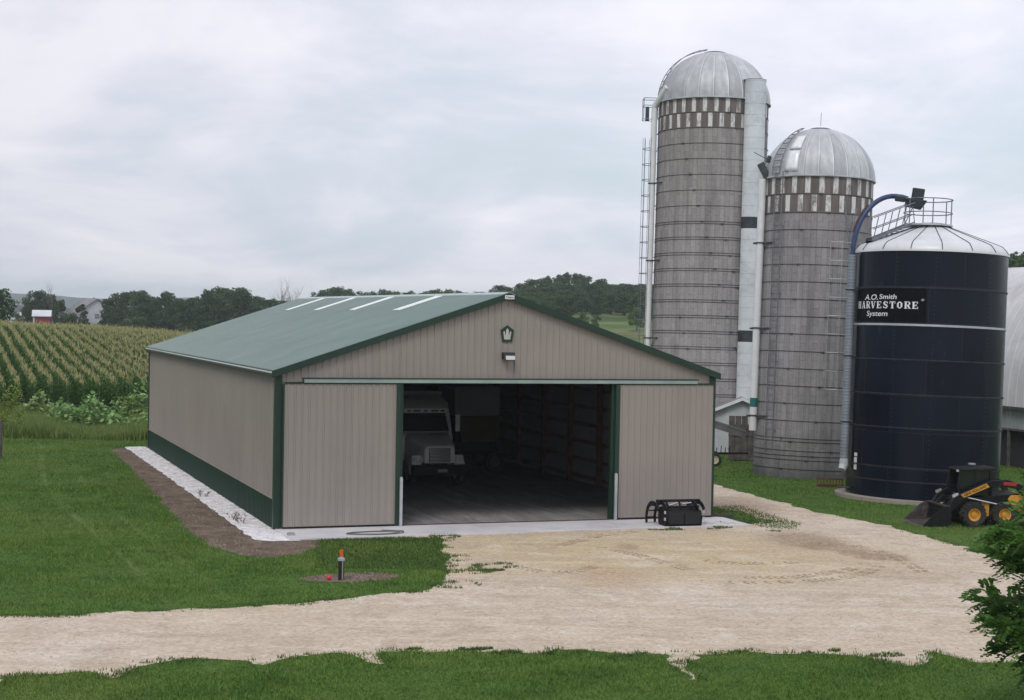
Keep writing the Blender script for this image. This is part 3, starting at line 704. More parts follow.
# grain wagon at the back of the shed
B0 = D(469, 400, 71)[:2]
Wg = thing('grain_wagon', 'dark grey hopper wagon with olive lower panels standing at the back of the shed', 'wagon', (*B0, .055), 0)
m = MB(); m.box(-1.05, 1.05, -1.2, 1.2, 2.45, 3.7); m.build('grain_box', M_GREY, Wg, bevel=.05)
m = MB(); m.hexa([(-.6, -.9, 1.3), (1.1, -.9, 1.3), (1.1, .6, 1.3), (-.6, .6, 1.3)], [(-.9, -1.15, 2.43), (1.15, -1.15, 2.43), (1.15, 1.15, 2.43), (-.9, 1.15, 2.43)]); m.build('hopper', M_OLIVE, Wg, bevel=.03)
m = MB(); m.box(-1.1, 1.1, -.9, -.75, .75, .95); m.box(-1.1, 1.1, .75, .9, .75, .95); m.box(-.8, 1.0, -.6, .6, .9, 1.29)
for x in (-1.0, 1.0):
    for y in (-.82, .82): m.beam((x, y, .9), (x*.95, y*1.1, 2.4), .1, .1)
m.build('undercarriage', M_BLACK, Wg)
for x in (-.85, .85):
    for y in (-1.05, 1.05): wheel(Wg, (x, y, .45), .45, .3, M_OLIVE, lug=False)

# ------------------------------------------------------------------ silos
def silo_root(name, label, cat, top, bot):
    """axis runs through two observed points; slight real lean, root at z = 0"""
    top = Vector(top); bot = Vector(bot); ax = (top-bot).normalized(); base = bot-ax*(bot.z/ax.z)
    r = thing(name, label, cat, base); r.rotation_mode = 'QUATERNION'
    az = atan2((Vector(CAM)-base).y, (Vector(CAM)-base).x)     # local +x looks back to the yard
    r.rotation_quaternion = Vector((0, 0, 1)).rotation_difference(ax) @ Matrix.Rotation(az, 3, 'Z').to_quaternion()
    r['h'] = (top-base).length; 
    bpy.context.view_layer.update(); return r, (top-base).length
def m_stave(name, c, dark=.5):
    t = NT(name); t.set(.9, 0, .15); uv = t.tc.outputs['UV']
    sp_ = t.n('ShaderNodeSeparateXYZ'); t.l(uv, sp_.inputs[0]); cb_ = t.n('ShaderNodeCombineXYZ'); t.l(sp_.outputs[1], cb_.inputs[0]); t.l(sp_.outputs[0], cb_.inputs[1])
    br = t.n('ShaderNodeTexBrick'); br.offset = .5; t.l(cb_.outputs[0], br.inputs['Vector'])
    br.inputs['Scale'].default_value = 1; br.inputs['Brick Width'].default_value = .76; br.inputs['Row Height'].default_value = .254
    br.inputs['Mortar Size'].default_value = .008; br.inputs['Mortar Smooth'].default_value = .3; br.inputs['Bias'].default_value = -.1
    br.inputs['Color1'].default_value = (*[x*.90 for x in c], 1); br.inputs['Color2'].default_value = (*[x*1.10 for x in c], 1); br.inputs['Mortar'].default_value = (*[x*.62 for x in c], 1)
    v = t.tc.outputs['Object']; a = t.noise(t.mapv(v, (2.2, 2.2, .16)), 1.0, 6, .65, .3); b = t.noise(v, .45, 5, .6); g = t.noise(v, 7, 5, .7)
    col = t.mix(.75, br.outputs['Color'], t.ramp(a, [(.3, .62), (.52, 1.0), (.75, 1.22)]), 'MULTIPLY')
    col = t.mix(.6, col, t.ramp(g, [(.3, .75), (.7, 1.15)]), 'MULTIPLY')
    # brown weathering near the top, greyer further down
    sz = t.n('ShaderNodeSeparateXYZ'); t.l(v, sz.inputs[0])
    hz = t.math('MULTIPLY_ADD', t.math('ADD', sz.outputs[2], t.math('MULTIPLY', b, 5)), .055, -.15)
    col = t.mix(t.ramp(hz, [(.3, 0.0), (.9, .65)]), col, t.mix(1.0, col, (.84, .78, .76), 'MULTIPLY'))
    # damp dark stain above the ground
    st = t.ramp(t.math('ADD', t.math('MULTIPLY', sz.outputs[2], .22), t.math('MULTIPLY', b, .9)), [(.40, dark), (.95, 0.0)])
    col = t.mix(st, col, (.05, .055, .055))
    t.base(col); t.bump(br.outputs['Fac'], .5, -.015); return t.m
M_STAVE = m_stave('concrete_staves', (.37, .355, .36), .45); M_STAVE2 = m_stave('older_concrete_staves', (.33, .32, .33), .75)
def m_checker():
    t = NT('painted_stave_band'); t.set(.8, 0, .2); uv = t.tc.outputs['UV']
    sp_ = t.n('ShaderNodeSeparateXYZ'); t.l(uv, sp_.inputs[0]); u = t.math('DIVIDE', sp_.outputs[0], .30); v_ = t.math('DIVIDE', sp_.outputs[1], .80)
    par = t.math('ABSOLUTE', t.math('MODULO', t.math('ADD', t.math('FLOOR', u), t.math('FLOOR', v_)), 2.0))
    fr = t.math('FRACT', v_); edge = t.math('MULTIPLY', t.math('GREATER_THAN', fr, .05), t.math('LESS_THAN', fr, .95))
    fu = t.math('FRACT', u); edge = t.math('MULTIPLY', edge, t.math('MULTIPLY', t.math('GREATER_THAN', fu, .13), t.math('LESS_THAN', fu, .88)))
    n = t.noise(t.mapv(t.tc.outputs['Object'], (3, 3, 1)), 1.2, 6, .75)
    wear = t.ramp(n, [(.36, .1), (.52, 1.0)]); f = t.math('MULTIPLY', t.math('MULTIPLY', par, edge), wear)
    dk = t.ramp(t.noise(t.mapv(t.tc.outputs['Object'], (3, 3, .4)), 2, 4), [(.3, (.12, .105, .10)), (.7, (.21, .18, .17))])
    col = t.mix(f, dk, (.68, .67, .67)); t.base(col); return t.m
M_CHECK = m_checker()
def m_dome():
    t = NT('galvanised_dome'); t.set(.5, .15, .4); uv = t.tc.outputs['UV']
    sp_ = t.n('ShaderNodeSeparateXYZ'); t.l(uv, sp_.inputs[0]); g = t.math('FLOOR', t.math('MULTIPLY', sp_.outputs[0], 24.0))
    wn_ = t.n('ShaderNodeTexWhiteNoise', noise_dimensions='1D'); t.l(g, wn_.inputs['W'])
    v = t.tc.outputs['Object']; n = t.noise(v, 1.6, 6, .7, .4); st = t.noise(t.mapv(uv, (60, 1.2, 1)), 1, 4, .6)
    f = t.math('ADD', t.math('MULTIPLY', wn_.outputs[0], .16), t.math('ADD', t.math('MULTIPLY', n, .42), t.math('MULTIPLY', st, .42)))
    col = t.ramp(f, [(.3, (.32, .33, .35)), (.55, (.50, .515, .54)), (.72, (.70, .72, .75))])
    fr = t.math('FRACT', t.math('MULTIPLY', sp_.outputs[0], 24.0)); ed = t.math('LESS_THAN', fr, .07); ed2 = t.math('GREATER_THAN', fr, .93)
    col = t.mix(t.math('MULTIPLY', ed, .55), col, (.25, .25, .27)); col = t.mix(t.math('MULTIPLY', ed2, .5), col, (.78, .79, .82)); t.base(col)
    t.l(t.math('MULTIPLY_ADD', n, .35, .32), t.b.inputs['Roughness']); return t.m
M_DOME = m_dome()
def concrete_silo(root, Hh, R, mat, ns=96, hoops=()):
    circ = 2*pi*R
    m = MB(); m.lathe([(R, -.6), (R, Hh-1.6)], ns, us=round(circ/.254)*.254); m.build('stave_wall', mat, root, smooth=True)
    m = MB(); m.lathe([(R+.004, Hh-1.6), (R+.004, Hh)], ns, us=round(circ/.6)*.6); m.build('painted_band', M_CHECK, root, smooth=True)
    for z in hoops:
        m = MB(); m.tube([((R+.016)*cos(2*pi*k/64), (R+.016)*sin(2*pi*k/64), z) for k in range(64)], .0115, 5, closed=True)
        a = (z*7.13) % 1.2 - .6
        for dz in (a, a+2.1, a-2.0): m.box(0, 0, 0, 0, 0, 0) if False else m.beam(((R+.03)*cos(dz), (R+.03)*sin(dz), z), ((R+.03)*cos(dz+.055), (R+.03)*sin(dz+.055), z), .04, .05)
        m.build('hoop', M_HOOP, root)
def dome(root, Hh, R, dh, cap=.17, n=24):
    prof = [(R*1.02, Hh-.03)]+[(R*1.02*cos(a), Hh+dh*sin(a)) for a in np.linspace(0, pi/2*.93, 14)]
    m = MB(); m.lathe(prof, n*6, mod=lambda k, r, z: 1+(.016 if k % 6 == 0 else 0)+(.0035 if k % 6 == 3 else 0)); d = m.build('dome', M_DOME, root, smooth=True)
    m = MB(); r = R*cap; z = Hh+dh*.985; m.lathe([(r*1.25, z-.06), (r*1.25, z+.01), (r, z+.05), (.01, z+.09)], 24); m.build('dome_cap', M_HOOP, d, smooth=True)
    m = MB(); m.tube([(R*1.03*cos(2*pi*k/64), R*1.03*sin(2*pi*k/64), Hh) for k in range(64)], .045, 6, closed=True); m.build('dome_rim', M_GALV, d)
    return d
def dome_pt(R, Hh, dh, az, el, k=1.03): return Vector((R*k*cos(el)*cos(az), R*k*cos(el)*sin(az), Hh+dh*k*sin(el)))
def ladder(parent, R, az, z0, z1, off=.12, wd=.4, mat=None, name='ladder', rungs=.3):
    m = MB(); c = Vector((cos(az), sin(az), 0)); t = Vector((-sin(az), cos(az), 0))
    for s_ in (-1, 1): p = c*(R+off)+t*s_*wd/2; m.tube([(p.x, p.y, z0), (p.x, p.y, z1)], .022, 6)
    z = z0+.1
    while z < z1: 
        a = c*(R+off)-t*wd/2; b = c*(R+off)+t*wd/2; m.tube([(a.x, a.y, z), (b.x, b.y, z)], .016, 5); z += rungs
    z = z0+1
    while z < z1:
        for s_ in (-1, 1): a = c*(R)+t*s_*wd/2; b = c*(R+off)+t*s_*wd/2; m.tube([(a.x, a.y, z), (b.x, b.y, z)], .016, 5)
        z += 3
    return m.build(name, mat or M_LADDER, parent)
def cage(parent, R, az, z0, z1, off=.12, rad=.37, step=1.2, bars=5, mat=None):
    m = MB(); c = Vector((cos(az), sin(az), 0)); t = Vector((-sin(az), cos(az), 0))
    angs = [(-.5+i/(12))*1.25*pi for i in range(13)]
    def P(a): return c*(R+off+rad*.75*cos(a)+rad*.35)+t*rad*sin(a)
    z = z0
    while z < z1+.01: m.tube([(*P(a)[:2], z) for a in angs], .018, 5); z += step
    for i in range(bars): p = P(angs[1+int(i*10/(bars-1))]); m.tube([(p.x, p.y, z0), (p.x, p.y, z1)], .012, 5)
    return m.build('ladder_cage', mat or M_LADDER, parent)
# local azimuth helper : angle (from the yard facing direction) for a sideways offset fraction (right positive)
def azf(f): return math.asin(max(-1, min(1, f)))
# -- tall silo
rt, Ht = silo_root('concrete_silo', 'tallest grey concrete stave silo with ribbed metal dome and white chute, left of the others', 'silo', D(713.5, 105.5, 88), D(706.5, 340, 88))
RT = 2.98
hz = [Ht-1.62, Ht-.8]+[Ht-1.6-.83*k for k in range(1, 22)]
hz += [z-.12 for z in hz if z < Ht-6.0]
concrete_silo(rt, Ht, RT, M_STAVE, hoops=[z for z in hz if z > .4]); dome(rt, Ht, RT, 2.88)
# white half round chute in panels, on the right front
ac = azf(.68); cc = Vector((cos(ac), sin(ac), 0))*(RT+.18)
zc = -.3; k = 0; gaps = [(Ht-7.0, Ht-6.15), (Ht-12.85, Ht-12.0)]
cur = MB(); M_CHUTE = simple('chute_panels', (.66, .70, .74), .45, 0, .08, 1.2, dirt=(.45, .47, .5))
while zc < Ht+1.0:
    z1 = min(zc+.60, Ht+1.0); dk = any(a < (zc+z1)/2 < b for a, b in gaps)
    pm = MB(); pm.lathe([(.60, zc+.006), (.60, z1-.012), (.585, z1)], 20, (cc.x, cc.y), a0=ac-pi*.56, a1=ac+pi*.56)
    pm.build('chute_panel' if not dk else 'chute_gap_shade', M_CHUTE if not dk else simple('gap_shade_paint', (.045, .05, .06), .6, 0, .3, 3), rt, solid=.02); zc = z1  # gaps have no panel: their shade is painted on a dark filler
m = MB(); m.disc((cc.x, cc.y), .62, Ht+1.01, 20); m.box(cc.x-.5, cc.x+.1, cc.y-.55, cc.y+.55, Ht+1.012, Ht+1.05); m.build('chute_cap', M_CHUTE, rt)
# filler pipe on the left and its gooseneck
ap_ = azf(-.97); pr_ = RT+.30; px_, py_ = pr_*cos(ap_), pr_*sin(ap_)
gd = dome_pt(RT, Ht, 2.88, azf(-.85), .25, 1.02)
m = MB(); m.tube([(px_, py_, .4), (px_, py_, Ht-.55), (px_*.995, py_*.995, Ht-.2), ((px_+gd.x)/2, (py_+gd.y)/2, Ht+.25), tuple(gd)], .165, 14); m.build('fill_pipe', M_WHITE, rt, smooth=True)
for z in (Ht-4.4, Ht-8.6, Ht-12.8):
    m = MB()
    m.tube([(RT*cos(ap_+.25), RT*sin(ap_+.25), z), (px_, py_, z), (px_*1.07, py_*1.07, z)], .04, 6)
    m.tube([(px_+.19*cos(2*pi*k/12), py_+.19*sin(2*pi*k/12), z) for k in range(12)], .03, 5, closed=True)
    m.build('pipe_bracket', M_HOOP, rt)
al_ = azf(-.97)-.12
ladder(rt, RT, al_, 3.0, Ht, off=.25); cage(rt, RT, al_, 4.2, Ht-1.9, off=.26, rad=.50, step=.85, bars=5)
c0 = Vector((cos(al_), sin(al_), 0)); t0 = Vector((-sin(al_), cos(al_), 0))
m = MB(); z = Ht-.9
def P3(a, b, zz_): q = c0*(RT+a)+t0*b; return (q.x, q.y, zz_)
for zz_ in (z, z+.75, z+1.15): m.tube([P3(.1, -.4, zz_), P3(.85, -.4, zz_), P3(.85, .4, zz_), P3(.1, .4, zz_)], .02, 5)
for a, b in ((.85, -.4), (.85, .4), (.1, -.4), (.1, .4)): m.tube([P3(a, b, z), P3(a, b, z+1.15)], .02, 5)
m.build('platform_rail', M_LADDER, rt)
m = MB(); q1 = P3(.6, -.3, z+.02); m.box(-.14+q1[0], q1[0]+.14, q1[1]-.1, q1[1]+.1, z+.02, z+.75); m.build('winch_box', simple('dark_teal_box', (.05, .09, .1), .6), rt)
m = MB()      # ladder over the dome, left side
for k in range(11):
    el = .12+k*.13; a = dome_pt(RT, Ht, 2.88, azf(-.90), el, 1.06); b = dome_pt(RT, Ht, 2.88, azf(-.90)-.16/max(.3, cos(el)), el, 1.06); m.tube([a, b], .022, 5)
for dz in (0, -.16):
    m.tube([dome_pt(RT, Ht, 2.88, azf(-.90)+dz/max(.3, cos(.12+k*.13)), .12+k*.13, 1.06) for k in range(11)], .022, 5)
m.build('dome_ladder', M_LADDER, rt)
# -- middle silo
rm, Hm = silo_root('concrete_silo', 'shorter grey concrete stave silo with ribbed dome, between the tall and the blue one', 'silo', D(818.5, 181.5, 72.4), D(808.5, 430, 72.4))
RM = 2.42
hz = [Hm-1.62, Hm-.8]+[Hm-1.6-.76*k for k in range(1, 16)]+[.35, .75, 1.15, 1.55]
concrete_silo(rm, Hm, RM, M_STAVE2, ns=80, hoops=[z for z in hz if z > .3]); dome(rm, Hm, RM, 2.36, .16)
m = MB(); m.tube([(0, 0, Hm+2.5), (0, 0, Hm+3.1)], .012, 5); m.build('lightning_rod', M_LADDER, rm)
ap_ = azf(-.93); pr_ = RM+.22; px_, py_ = pr_*cos(ap_), pr_*sin(ap_)
m = MB(); m.tube([(px_, py_, 1.9), (px_, py_, Hm-.05)], .165, 14); fp = m.build('fill_pipe', M_WHITE, rm, smooth=True)
m = MB(); m.lathe([(.172, 2.95), (.172, 3.35)], 14, (px_, py_)); m.build('pipe_band', M_TEAL, fp)
for z in (Hm-2.9, Hm-6.7, Hm-10.6):
    m = MB()
    m.tube([(RM*cos(ap_+.35), RM*sin(ap_+.35), z), (px_*.98, py_*.98, z-.03), (px_*1.12, py_*1.12, z-.03)], .045, 6)
    m.tube([(px_+.19*cos(2*pi*k/12), py_+.19*sin(2*pi*k/12), z) for k in range(12)], .03, 5, closed=True)
    m.build('pipe_bracket', M_HOOP, rm)
# dark distributor head at the dome rim
hb = Vector((px_*.93, py_*.93, Hm+.1)); m = MB(); m.X = Matrix.Translation(hb) @ Matrix.Rotation(.5, 4, 'X')
m.box(-.2, .2, -.16, .16, -.1, .62); m.X = None; m.tube([hb+Vector((0, 0, .6)), hb+Vector((0, .1, .9))], .09, 8)
m.tube([hb+Vector((0, -.6, 1.05)), hb+Vector((.2, 1.0, .2))], .02, 5)
m.tube([hb+Vector((.1, .15, .5)), hb+Vector((.2, .25, -.6))], .03, 5); m.tube([hb+Vector((.1, .3, .5)), hb+Vector((.25, .5, -.6))], .03, 5)
m.build('distributor_head', simple('dark_green_grey', (.05, .065, .065), .6, 0, .3, 4), rm, bevel=.01)
al_ = azf(-.66); ladder(rm, RM, al_, 1.0, Hm+.2, off=.16, wd=.42); ladder(rm, RM, azf(.62), 3.9, Hm-1.7, off=.22, wd=.34)
ar_ = azf(.58)
m = MB(); c0 = Vector((cos(azf(.45)), sin(azf(.45)), 0)); t0 = Vector((-sin(azf(.45)), cos(azf(.45)), 0))
def P4(a, b, z): q = c0*(RM+a)+t0*b; return (q.x, q.y, z)
for b, a in ((-.62, .2), (-.25, .55), (.2, .55), (.5, .25)): m.tube([P4(a, b, 3.9), P4(a, b, Hm-2.9)], .014, 5)
for k in range(9): z = 3.9+k*((Hm-6.8)/8); m.tube([P4(.1, -.65, z), P4(.25, -.62, z), P4(.55, -.25, z), P4(.55, .2, z), P4(.25, .5, z), P4(.1, .55, z)], .016, 5)
m.build('ladder_cage', simple('light_galvanised_bar', (.45, .46, .48), .5, .4, .1, 2), rm)
m = MB(); m.tube([P4(.3, -.1, Hm-1.0), P4(.5, .2, Hm-3.6)], .03, 5); m.tube([P4(.3, .5, Hm-1.4), P4(.5, .1, Hm-3.0)], .02, 5); m.build('hoist_arm', M_LADDER, rm)
el_ = [.05+k*.12 for k in range(10)]; m = MB(); az1 = azf(-.80)
for e_ in el_: m.tube([dome_pt(RM, Hm, 2.36, az1, e_, 1.06), dome_pt(RM, Hm, 2.36, az1+.2, e_, 1.06)], .022, 5)
for d_ in (0, .2): m.tube([dome_pt(RM, Hm, 2.36, az1+d_, e_, 1.06) for e_ in el_], .022, 5)
m.build('dome_ladder', M_LADDER, rm)
m = MB(); a0_ = azf(-.60)      # new bright panels
for e0, e1 in ((.08, .48), (.52, .86)):
    vs_ = [dome_pt(RM, Hm, 2.36, a0_+(i/3)*.26, e0+(e1-e0)*j/5, 1.035) for j in range(6) for i in range(4)]
    m._a(vs_, [(j*4+i, j*4+i+1, j*4+i+5, j*4+i+4) for j in range(5) for i in range(3)])
m.build('bright_dome_panel', simple('new_galvanised', (.80, .82, .85), .3, .1, .06, 2), rm, smooth=True, solid=.01)

# -- blue silo
rb, Hb = silo_root('blue_silo', 'squat dark blue glass lined steel silo with white conical roof and white lettering', 'silo', D(931, 255.5, 63.9), D(922, 470, 63.9))
RB = 2.95
def m_blue():
    t = NT('glass_fused_blue'); t.set(.2, 0, .2); v = t.tc.outputs['Object']; uv = t.tc.outputs['UV']
    br = t.n('ShaderNodeTexBrick'); t.l(uv, br.inputs['Vector']); br.offset = .5; br.inputs['Scale'].default_value = 1
    br.inputs['Brick Width'].default_value = 2.76; br.inputs['Row Height'].default_value = 1.4; br.inputs['Mortar Size'].default_value = .01; br.inputs['Mortar Smooth'].default_value = 0
    br.inputs['Color1'].default_value = (.0035, .006, .014, 1); br.inputs['Color2'].default_value = (.0065, .0105, .022, 1); br.inputs['Mortar'].default_value = (.028, .032, .042, 1)
    n = t.noise(t.mapv(v, (1, 1, .25)), 1.5, 5, .6)
    col = t.mix(.5, br.outputs['Color'], t.ramp(n, [(.3, .6), (.7, 1.4)]), 'MULTIPLY'); t.base(col)
    t.l(t.math('MULTIPLY_ADD', n, .2, .14), t.b.inputs['Roughness']); t.bump(t.noise(v, .5, 3), .25, .06); return t.m
M_BLUE = m_blue()
m = MB(); m.lathe([(RB, -.2), (RB, Hb)], 96, us=2.76*7); m.build('tank_wall', M_BLUE, rb, smooth=True)
M_RING = simple('ring_flange', (.03, .033, .042), .5, .2, .4, 6); M_RINGL = simple('light_ring', (.50, .53, .57), .4, .4, .15, 2)
RINGS = [Hb-d_ for d_ in (1.42, 2.86, 4.17, 5.5, 6.78, 8.3, 8.83)]
for k, z in enumerate(RINGS):
    light = k == 1
    m = MB(); r = RB+.008; m.lathe([(r, z-.03), (r+.02, z-.03), (r+.02, z+.02 + (.03 if light else 0)), (r, z+.02+(.03 if light else 0))], 96)
    m.build('ring_flange' if not light else 'stiffener_ring', M_RING if not light else M_RINGL, rb, smooth=False)
m = MB()      # bolt rows
for z in RINGS:
    for j in range(60):
        a = -1.5+j*.05; p = ((RB+.03)*cos(a), (RB+.03)*sin(a)); m.box(p[0]-.012, p[0]+.012, p[1]-.012, p[1]+.012, z-.055, z-.03)
for a in (-.42, .07, .85):
    for j in range(56): z = .2+j*Hb/58; p = ((RB+.006)*cos(a), (RB+.006)*sin(a)); m.box(p[0]-.012, p[0]+.012, p[1]-.012, p[1]+.012, z, z+.028)
m.build('bolt_rows', simple('bolt_heads', (.05, .055, .065), .5, .3), rb)['kind'] = 'stuff'
m = MB(); m.lathe([(RB+.42, -.1), (RB+.42, .04), (RB-.05, .06)], 64); m.build('foundation', M_CONC, rb)
# roof
n = 16; prof = [(RB+.05, Hb-.03), (RB+.05, Hb+.05), (RB*.985, Hb+.19), (RB*.94, Hb+.33), (RB*.86, Hb+.43), (RB*.6, Hb+.71), (RB*.35, Hb+.98), (.55, Hb+1.16)]
m = MB(); m.lathe(prof, n*6); rf = m.build('roof', simple('roof_white', (.68, .69, .72), .4, .05, .06, 1.5), rb, smooth=True)
m = MB()
for k in range(n):
    a = 2*pi*(k+.35)/n; m.tube([((r_+.008)*cos(a), (r_+.008)*sin(a), z_+.006) for r_, z_ in prof[1:]], .017, 5)
m.build('roof_seam', M_RING, rf)
m = MB(); m.lathe([(.62, Hb+1.1), (.62, Hb+1.24), (.4, Hb+1.28), (.01, Hb+1.29)], 24); m.build('roof_cap', M_GALV, rf)
def circ(r, z, a0=0, a1=2*pi, k=28): return [(r*cos(a0+(a1-a0)*i/k), -.18+r*sin(a0+(a1-a0)*i/k), z) for i in range(k+1)]
m = MB(); rr = .94; PY = -.18
m.lathe([(rr-.4, Hb+1.14), (rr+.03, Hb+1.14), (rr+.03, Hb+1.2), (rr-.4, Hb+1.2)], 28, (0, PY))
m.build('platform', M_GALV, rb)
m = MB()
for z in (Hb+1.67, Hb+2.2): m.tube(circ(rr, z), .022, 6)
for k in range(6): a = k*pi/3+.2; m.tube([(rr*cos(a), PY+rr*sin(a), Hb+1.17), (rr*cos(a), PY+rr*sin(a), Hb+2.2)], .022, 6)
m.build('platform_rail', M_LADDER, rb)
aw = azf(-.75)-.2; cw = Vector((cos(aw), sin(aw), 0)); tw = Vector((-sin(aw), cos(aw), 0))
def P5(r, b, z): q = cw*r+tw*b; return (q.x, q.y, z)
m = MB()
for b in (-.25, .25): m.beam(P5(2.75, b, Hb+.46), P5(.95, b, Hb+1.22), .03, .09)
for k in range(9): r = 2.7-k*.21; z = Hb+.44+k*.082; m.beam(P5(r, -.25, z), P5(r, .25, z), .14, .02)
for b in (-.25, .25):
    for dz in (.45, .9): m.tube([P5(2.7, b, Hb+.42+dz), P5(.95, b, Hb+1.12+dz)], .02, 5)
    for r, z in ((2.7, .44), (2.1, .68), (1.5, .91)): m.tube([P5(r, b, Hb+z), P5(r-.2, b, Hb+z+.92)], .02, 5)
m.build('roof_stair', M_LADDER, rb)
m = MB(); a = azf(-.88)-.05; q = Vector((cos(a), sin(a), 0))*RB*.90; m.tube([(q.x, q.y, Hb+.25), (q.x, q.y, Hb+.42)], .12, 10); m.tube([(q.x-.0, q.y-.1, Hb+.42), (q.x, q.y+.16, Hb+.42)], .13, 10); m.build('vent_valve', M_BLACK, rf)
# grey fill pipe and the blue arched tube
ap_ = azf(-.94); pr_ = RB+.24; px_, py_ = pr_*cos(ap_), pr_*sin(ap_)
m = MB(); m.tube([(px_, py_, 1.35), (px_, py_, Hb-.12)], .165, 16)
for k in range(int((Hb-1.5)/.13)): m.lathe([(.165, 1.45+k*.13), (.178, 1.47+k*.13), (.165, 1.49+k*.13)], 16, (px_, py_))
m.build('fill_pipe', simple('pipe_grey', (.23, .26, .31), .45, .1, .1, 1.5), rb, smooth=True)
m = MB(); m.tube([(px_, py_, 1.4), (px_*1.0, py_, 1.15), (px_*1.0+.12, py_*1.02, .95)], [.17, .18, .15], 12); m.build('pipe_elbow', simple('elbow_white', (.5, .52, .55), .5), rb)
for k in range(4):
    m = MB(); z = Hb-1.5-k*2.6; m.tube([(px_+.2*cos(2*pi*k2/12), py_+.2*sin(2*pi*k2/12), z) for k2 in range(12)], .025, 5, closed=True); m.tube([(px_, py_, z), (RB*cos(ap_+.06), RB*sin(ap_+.06), z)], .03, 5)
    m.build('pipe_bracket', M_HOOP, rb)
hx, hy = .3*cos(ap_), -1.47
arch = []
for i in range(15):
    u = i/14; a = pi*(1-u)*.98
    ex = (px_+hx)/2+(px_-hx)/2*(-cos(a)) * 1.0; 
    r_t = u; ang = u*pi/2
    X_ = px_+(hx-px_)*(1-cos(ang)); Y_ = py_+(hy-py_)*(1-cos(ang)); Z_ = Hb-.1+ (2.42)*sin(ang)
    arch.append((X_, Y_, Z_))
arch += [(hx, -1.2, Hb+2.29), (hx, -.98, Hb+2.22)]
m = MB(); m.tube(arch, .10, 12); m.build('blue_arch_tube', M_BLUEP, rb, smooth=True)
m = MB(); m.tube([(a[0]*1.02, a[1]*1.035, a[2]+.09) for a in arch[3:9]], .035, 6); m.build('rusty_strap', M_RUST, rb)
hd = Vector(arch[-1]); m = MB()
m.X = Matrix.Translation(hd) @ Matrix.Rotation(-.12, 4, 'X'); m.box(-.2, .2, .12, .60, .02, .46); m.hexa([(-.2, -.1, -.30), (.2, -.1, -.30), (.2, .55, -.36), (-.2, .55, -.36)], [(-.22, -.05, .02), (.22, -.05, .02), (.22, .75, .02), (-.22, .75, .02)])
m.box(-.2, .2, -.5, -.1, -.14, .06); m.X = None
m.build('spout_head', simple('spout_dark', (.025, .035, .045), .5, 0, .3, 5), rb, bevel=.03)
m = MB()
for b in (-.2, .2): m.tube([tuple(hd+Vector((b, .2, -.3))), tuple(hd+Vector((b*2, .1+b, -1.0)))], .018, 5)
m.build('head_strut', M_LADDER, rb)
# lettering
def onb(s, z, pad=.012): a = AZT+s/RB; return ((RB+pad)*cos(a), (RB+pad)*sin(a), z)
AZT = azf(-.60)
ZT = Hb-2.24
GL = {'H': [(.22,0,.22,1,.26),(.78,0,.78,1,.26),(.22,.5,.78,.5,.1),(0,.04,.44,.04,.09),(.56,.04,1,.04,.09),(0,.96,.44,.96,.09),(.56,.96,1,.96,.09)],
 'A': [(.14,0,.48,1,.1),(.84,0,.52,1,.28),(.25,.3,.8,.3,.09),(-.05,.04,.35,.04,.09),(.6,.04,1.05,.04,.09)],
 'R': [(.24,0,.24,1,.28),(.1,.96,.7,.96,.1),(.7,.96,.86,.84,.14),(.84,.86,.84,.62,.22),(.86,.64,.6,.5,.12),(.3,.5,.65,.5,.1),(.6,.5,.84,.04,.26),(0,.04,.5,.04,.09),(.7,.04,1.05,.04,.09),(0,.96,.3,.96,.09)],
 'V': [(.16,1,.48,0,.28),(.86,1,.52,0,.1),(-.05,.96,.4,.96,.09),(.65,.96,1.05,.96,.09)],
 'E': [(.24,0,.24,1,.28),(0,.05,.9,.05,.1),(0,.95,.86,.95,.1),(.3,.5,.65,.5,.1),(.88,0,.88,.3,.1),(.84,1,.84,.72,.1),(.64,.36,.64,.64,.09)],
 'S': [(.86,.95,.86,.68,.09),(.86,.84,.5,.95,.12),(.5,.95,.2,.85,.2),(.2,.85,.2,.65,.24),(.2,.66,.8,.38,.26),(.8,.38,.8,.18,.24),(.8,.16,.5,.05,.2),(.5,.05,.12,.16,.12),(.12,.05,.12,.34,.09)],
 'T': [(.5,0,.5,1,.28),(.05,.95,.95,.95,.1),(.07,1,.07,.68,.1),(.93,1,.93,.68,.1),(.25,.04,.75,.04,.09)],
 'O': [(.5,.95,.22,.78,.16),(.2,.8,.2,.2,.26),(.22,.22,.5,.05,.16),(.5,.05,.78,.22,.16),(.8,.2,.8,.8,.26),(.78,.78,.5,.95,.16)]}
m = MB(); x = -1.43; lh = .27; lw = .242
for ch in 'HARVESTORE':
    for (xa, ya, xb, yb, wd) in GL[ch]:
        a = Vector((xa*lw, ya*lh)); b = Vector((xb*lw, yb*lh)); d = (b-a).normalized(); nn_ = Vector((-d.y, d.x))*wd*lw/2*1.05; kk = 4
        for i in range(kk):
            p = a.lerp(b, i/kk); q = a.lerp(b, (i+1)/kk); jit = .0002*len(m.f) % .004
            m._a([onb(x+w_.x, ZT+w_.y, .014+jit) for w_ in (p-nn_, q-nn_, q+nn_, p+nn_)], [(0, 1, 2, 3)])
    x += lw*1.24
m.build('sign_lettering', simple('letter_white', (.78, .80, .84), .5, 0, .05, 4), rb, recalc=True)
M_LET = bpy.data.materials['letter_white']
for txt, sx, dz, sz_, bd, sh in (('A.O.', -.55, .42, .34, .004, .2), ('Smith', .27, .44, .30, .004, .1), ('System', -.24, -.21, .33, .003, .1), ('®', 1.66, .34, .13, .0, 0)):
    V, Fc = text_mesh(txt, sz_, bd, sh); m = MB(); m._a([onb(sx+v.x*1.15, ZT+dz+v.y*.85, .014) for v in V], Fc); m.build('sign_lettering', M_LET, rb)
